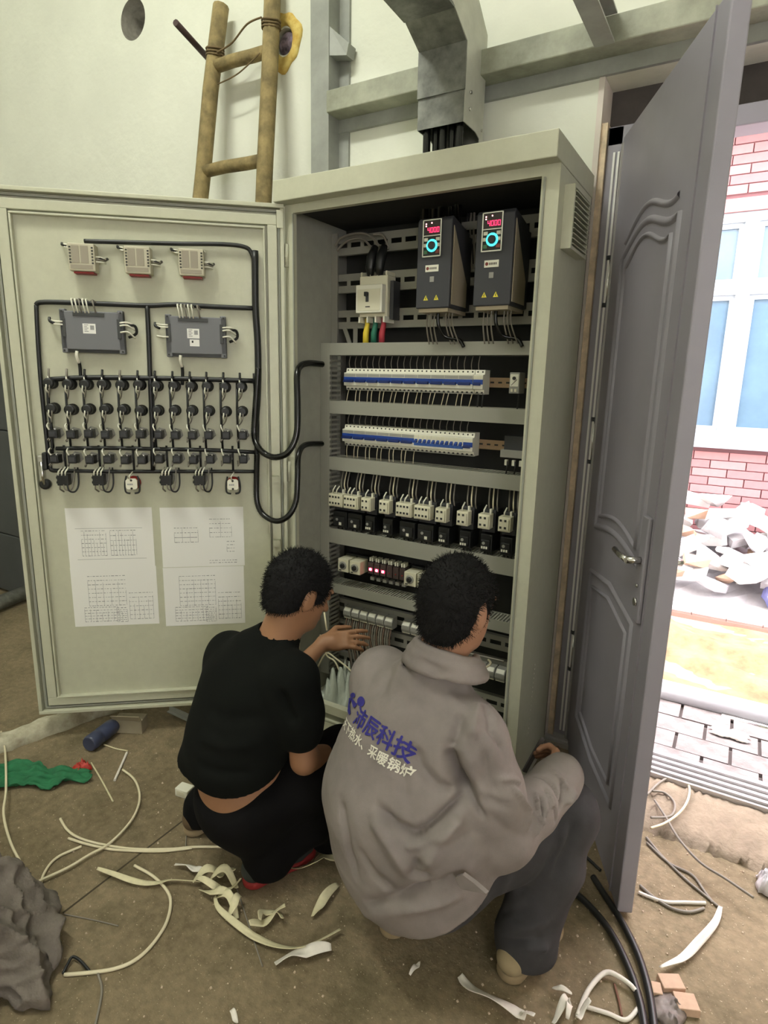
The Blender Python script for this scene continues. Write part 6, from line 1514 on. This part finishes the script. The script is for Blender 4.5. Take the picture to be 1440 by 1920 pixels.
for i, (pts, m_, r_, lb) in enumerate((
    ([(1362, 1483), (1343, 1460), (1310, 1448), (1267, 1453), (1237, 1467), (1213, 1490)], M_wire_g, .0042, 'grey wire arching over the threshold'),
    ([(1280, 1453), (1293, 1480), (1283, 1513), (1253, 1540), (1220, 1553)], M_wire_w, .0042, 'pale wire loop hanging over the threshold'),
    ([(1223, 1483), (1247, 1487), (1265, 1507), (1257, 1530), (1220, 1533)], M_wire_g, .0042, 'small grey wire loop beside the door leaf'),
    ([(1227, 1500), (1247, 1530), (1273, 1573), (1313, 1617), (1360, 1647), (1413, 1683)], M_wire_g, .004, 'grey wire running from the loops to the plastic at right'),
    ([(1212, 1570), (1243, 1607), (1287, 1650), (1320, 1677), (1347, 1700)], M_wire_g, .004, 'grey wire straight from the door leaf to the white sheath'),
    ([(1213, 1580), (1253, 1617), (1297, 1640), (1320, 1670), (1337, 1693)], M_wire_g, .004, 'grey wire beside the straight one near the door leaf'),
    ([(1200, 1660), (1227, 1683), (1260, 1703), (1293, 1710), (1320, 1703)], M_wire_g, .0044, 'grey wire sagging in a bow near the foot of the door leaf'),
    ([(1197, 1673), (1243, 1690), (1285, 1692), (1323, 1693)], M_scrap_w, .005, 'white wire lying across the sagging grey bow'))):
    wire(pts, r_, m_, lb, group=GR, z=(.045 if pts[0][1] < 1510 else None))
ribbon([(1350, 1705), (1340, 1735), (1310, 1773), (1280, 1803), (1237, 1823)], .022, M_scrap_w, 'white sheath strip curving on the floor right of the door leaf', seed=50)
wire([(1083, 1905), (1103, 1860), (1133, 1830), (1160, 1837), (1193, 1863), (1203, 1895)], .006, M_scrap_w, 'white wire arched over the floor beside the thick cables', lift=.01)
wire([(1100, 1888), (1140, 1900), (1175, 1912), (1200, 1885)], .005, M_scrap_w, 'white wire lying low beside the thick cables')
wire([(1152, 1845), (1160, 1875), (1166, 1905)], .003, mat('brown_twig', srgb(120, 84, 68), .8), 'thin brown twig inside the white wire arch', 'twig', 'twig')
M_blk = mat('tan_brick_piece', srgb(196, 166, 144), .9, var=.12, scale=30)
def block(px, py, w, d, h, rz, label):
    p = fl_(px, py, 0); t = thing('brick_piece', label, 'brick', p, rz, 'tan brick pieces by the cables')
    MB().frustum([(-w, -d, 0), (w, -d, 0), (w, d, 0), (-w, d, 0)], [(-w * .92, -d, h), (w, -d * .9, h * .95), (w * .95, d, h), (-w, d * .94, h * 1.02)]).build('core', M_blk, t, bevel=.002, world=False)
block(1257, 1852, .028, .020, .022, .5, 'upper tan brick piece beside the thick cables'); block(1285, 1890, .026, .022, .022, .4, 'lower tan brick piece beside the thick cables'); block(1230, 1862, .012, .016, .018, .3, 'small tan brick piece touching the thick cables')
q = fl_(1252, 1895, 0); crumple('dark_wrapper', (q.x, q.y, 0.002),   .035, .045, .014, mat('dark_wrapper', srgb(124, 112, 106), .5, var=.4, scale=30), 14, 'crumpled dark wrapper beside the thick cables at the bottom', 'wrapper', 14)
q = fl_(1440, 1668, 0); crumple('clear_cup', (q.x, q.y, 0.002), .03, .035, .05, mat('clear_plastic', srgb(214, 212, 216), .25, var=.2, scale=30), 15, 'crumpled clear plastic cup at the right edge of the picture', 'cup', 14)
# left: cloth, wrapper, bottle, box, block, sack
q = fl_(50, 1462, 0)
def cloth(c, label):
    n, k = 40, 26; vs = []; r = random.Random(6)
    for i in range(n + 1):
        for j in range(k + 1):
            u = i / n * 2 - 1; v = j / k * 2 - 1; ed = 1 + .18 * math.sin(3 * math.atan2(v, u) + 1) + .1 * math.sin(7 * math.atan2(v, u))
            x = u * .17 * ed; y = v * .085 * ed + .035 * u
            z = .004 + .022 * max(0, 1 - u * u * v * v) * abs(math.sin(6 * u + 3 * v) * math.cos(5 * v - 2 * u)) + .01 * abs(math.sin(13 * u - 7 * v))
            vs.append((c.x + x * .9 + y * .3, c.y + y + x * .25, z))
    fs = [(i * (k + 1) + j, (i + 1) * (k + 1) + j, (i + 1) * (k + 1) + j + 1, i * (k + 1) + j + 1) for i in range(n) for j in range(k)]
    o = MB().add(vs, fs, True).build('green_cloth', mat('green_cloth', srgb(36, 112, 72), .8, var=.3, scale=14)); md = o.modifiers.new('thick', 'SOLIDIFY'); md.thickness = .002; md.offset = 1
    return tag(o, label, 'cloth')
cloth(q, 'rumpled green cloth on the floor at the left edge')
q = fl_(152, 1444, 0); crumple('red_wrapper', (q.x, q.y, .001), .030, .026, .022, mat('red_white_wrapper', srgb(178, 46, 34), .5, var=.25, scale=30), 4, 'small red and white wrapper on the floor beside the green cloth', 'wrapper', 14)
t = thing('plastic_bottle', 'dark bluish plastic bottle in the shadow under the cabinet door', 'bottle', fl_(166, 1396, .034)); M_bot = mat('blue_bottle_plastic', srgb(58, 64, 88), .3)
MB().lathe((0, 0, 0), (-.25, .95, 0), [(.028, 0), (.032, .006), (.032, .05), (.029, .056), (.032, .062), (.032, .13), (.024, .155), (.012, .172), (.012, .185)], 16).build('body', M_bot, t, world=False)
MB().lathe(Vector((-.25, .95, 0)).normalized() * .183, (-.25, .95, 0), [(.0135, 0), (.0135, .016), (.012, .018)], 12).build('cap', M_blue_p, t, world=False)
p = fl_(246, 1368, 0); t = thing('carton_piece', 'small pale carton in the shadow under the cabinet door', 'carton', p, .5); M_cart = mat('pale_carton', srgb(150, 140, 118), .9, var=.15, scale=10)
MB().box(-.06, .06, -.03, .03, 0, .06).build('box', M_cart, t, bevel=.003, world=False); MB().obox((-.06, -.03, .06), (.12, 0, 0), (0, -.02, .03), (0, .002, .001)).build('flap', M_cart, t, world=False)
p = fl_(348, 1490, 0); t = thing('white_block', 'small white plastic block on the floor beside the black trousers', 'block', p, .15)
MB().box(-.03, .025, -.02, .02, 0, .032).build('body', M_white_p, t, bevel=.003, world=False); MB().box(-.02, .012, -.0215, -.02, .008, .024).build('recess', M_cream_p, t, world=False)
# metal angle lying under the door
pa = fl_(318, 1332, .02); pb = fl_(372, 1356, .02)
tag(MB().bar(pa, pb, .03, .004).bar(pa + Vector((0, 0, .012)), pb + Vector((0, 0, .012)), .004, .024).build('steel_angle', M_steel), 'pale steel angle lying behind the black-shirted worker under the door', 'angle')
# grey sack at lower left, an implicit body with folds
F = Field((-.5, -1.75, -.02), (.42, -.98, .5), .006)
F.ell((-.02, -1.32, .05), (.22, .20, .19), k=0); F.ell((-.12, -1.28, .15), (.15, .13, .17), k=.05); F.cap((.08, -1.27, .12), (.25, -1.28, .02), .075, .04, .03); F.cap((.02, -1.22, .2), (.17, -1.20, .03), .045, .03, .02); F.cap((.0, -1.42, .1), (.22, -1.40, .02), .08, .04, .03); F.cut((0, 0, .004), (0, 0, -1), .01)
V, Fc = F.mesh(); V = relax(V, Fc, 3); N_ = vnormals(V, Fc)
n1 = wnoise(V * np.array([1, 1, .45]), 20, 31); n2 = wnoise(V * np.array([.6, 1, .8]), 44, 32); fold = .050 * np.maximum(0, 1 - np.abs(n1) * 3.2) ** 2 + .016 * np.maximum(0, 1 - np.abs(n2) * 3.5) ** 2 - .02
V = V + N_ * fold[:, None]; V[:, 2] = np.maximum(V[:, 2], .002)
o = np_mesh('grey_sack', V, Fc, mat('dusty_grey_sack', srgb(112, 104, 96), .95, var=.35, scale=8, bump=.3, bscale=120)); tag(o, 'slumped dusty grey sack at the lower left corner', 'sack')
# loose crumbs: plaster and mortar bits near the doorway
mb = MB(); r = random.Random(77)
for i in range(420):
    if i < 300: x = r.uniform(1.15, 1.95); y = r.uniform(-.75, .12)
    else: x = r.uniform(-.4, 1.2); y = r.uniform(-1.3, -.3)
    s_ = r.uniform(.0012, .0045); a_ = r.uniform(0, 3); c_, d_ = math.cos(a_) * s_, math.sin(a_) * s_
    mb.frustum([(x - c_, y - d_, 0), (x + d_, y - c_, 0), (x + c_, y + d_, 0), (x - d_, y + c_, 0)], [(x - c_ * .6, y - d_ * .5, s_), (x + d_ * .6, y - c_ * .6, s_ * .9), (x + c_ * .5, y + d_ * .6, s_), (x - d_ * .6, y + c_ * .6, s_ * .8)])
tag(mb.build('mortar_crumbs', mat('mortar_crumb', srgb(196, 178, 156), .95)), 'scattered crumbs of mortar and plaster on the floor', 'crumbs', kind='stuff')
# string of pale scraps on the paving outside
p = at(1368, 1380, 2, -.01); crumple('pale_rag', (p.x, p.y, -.008), .07, .03, .02, M_scrap_w, 17, 'pale rag lying on the paving outside', 'rag', 14)
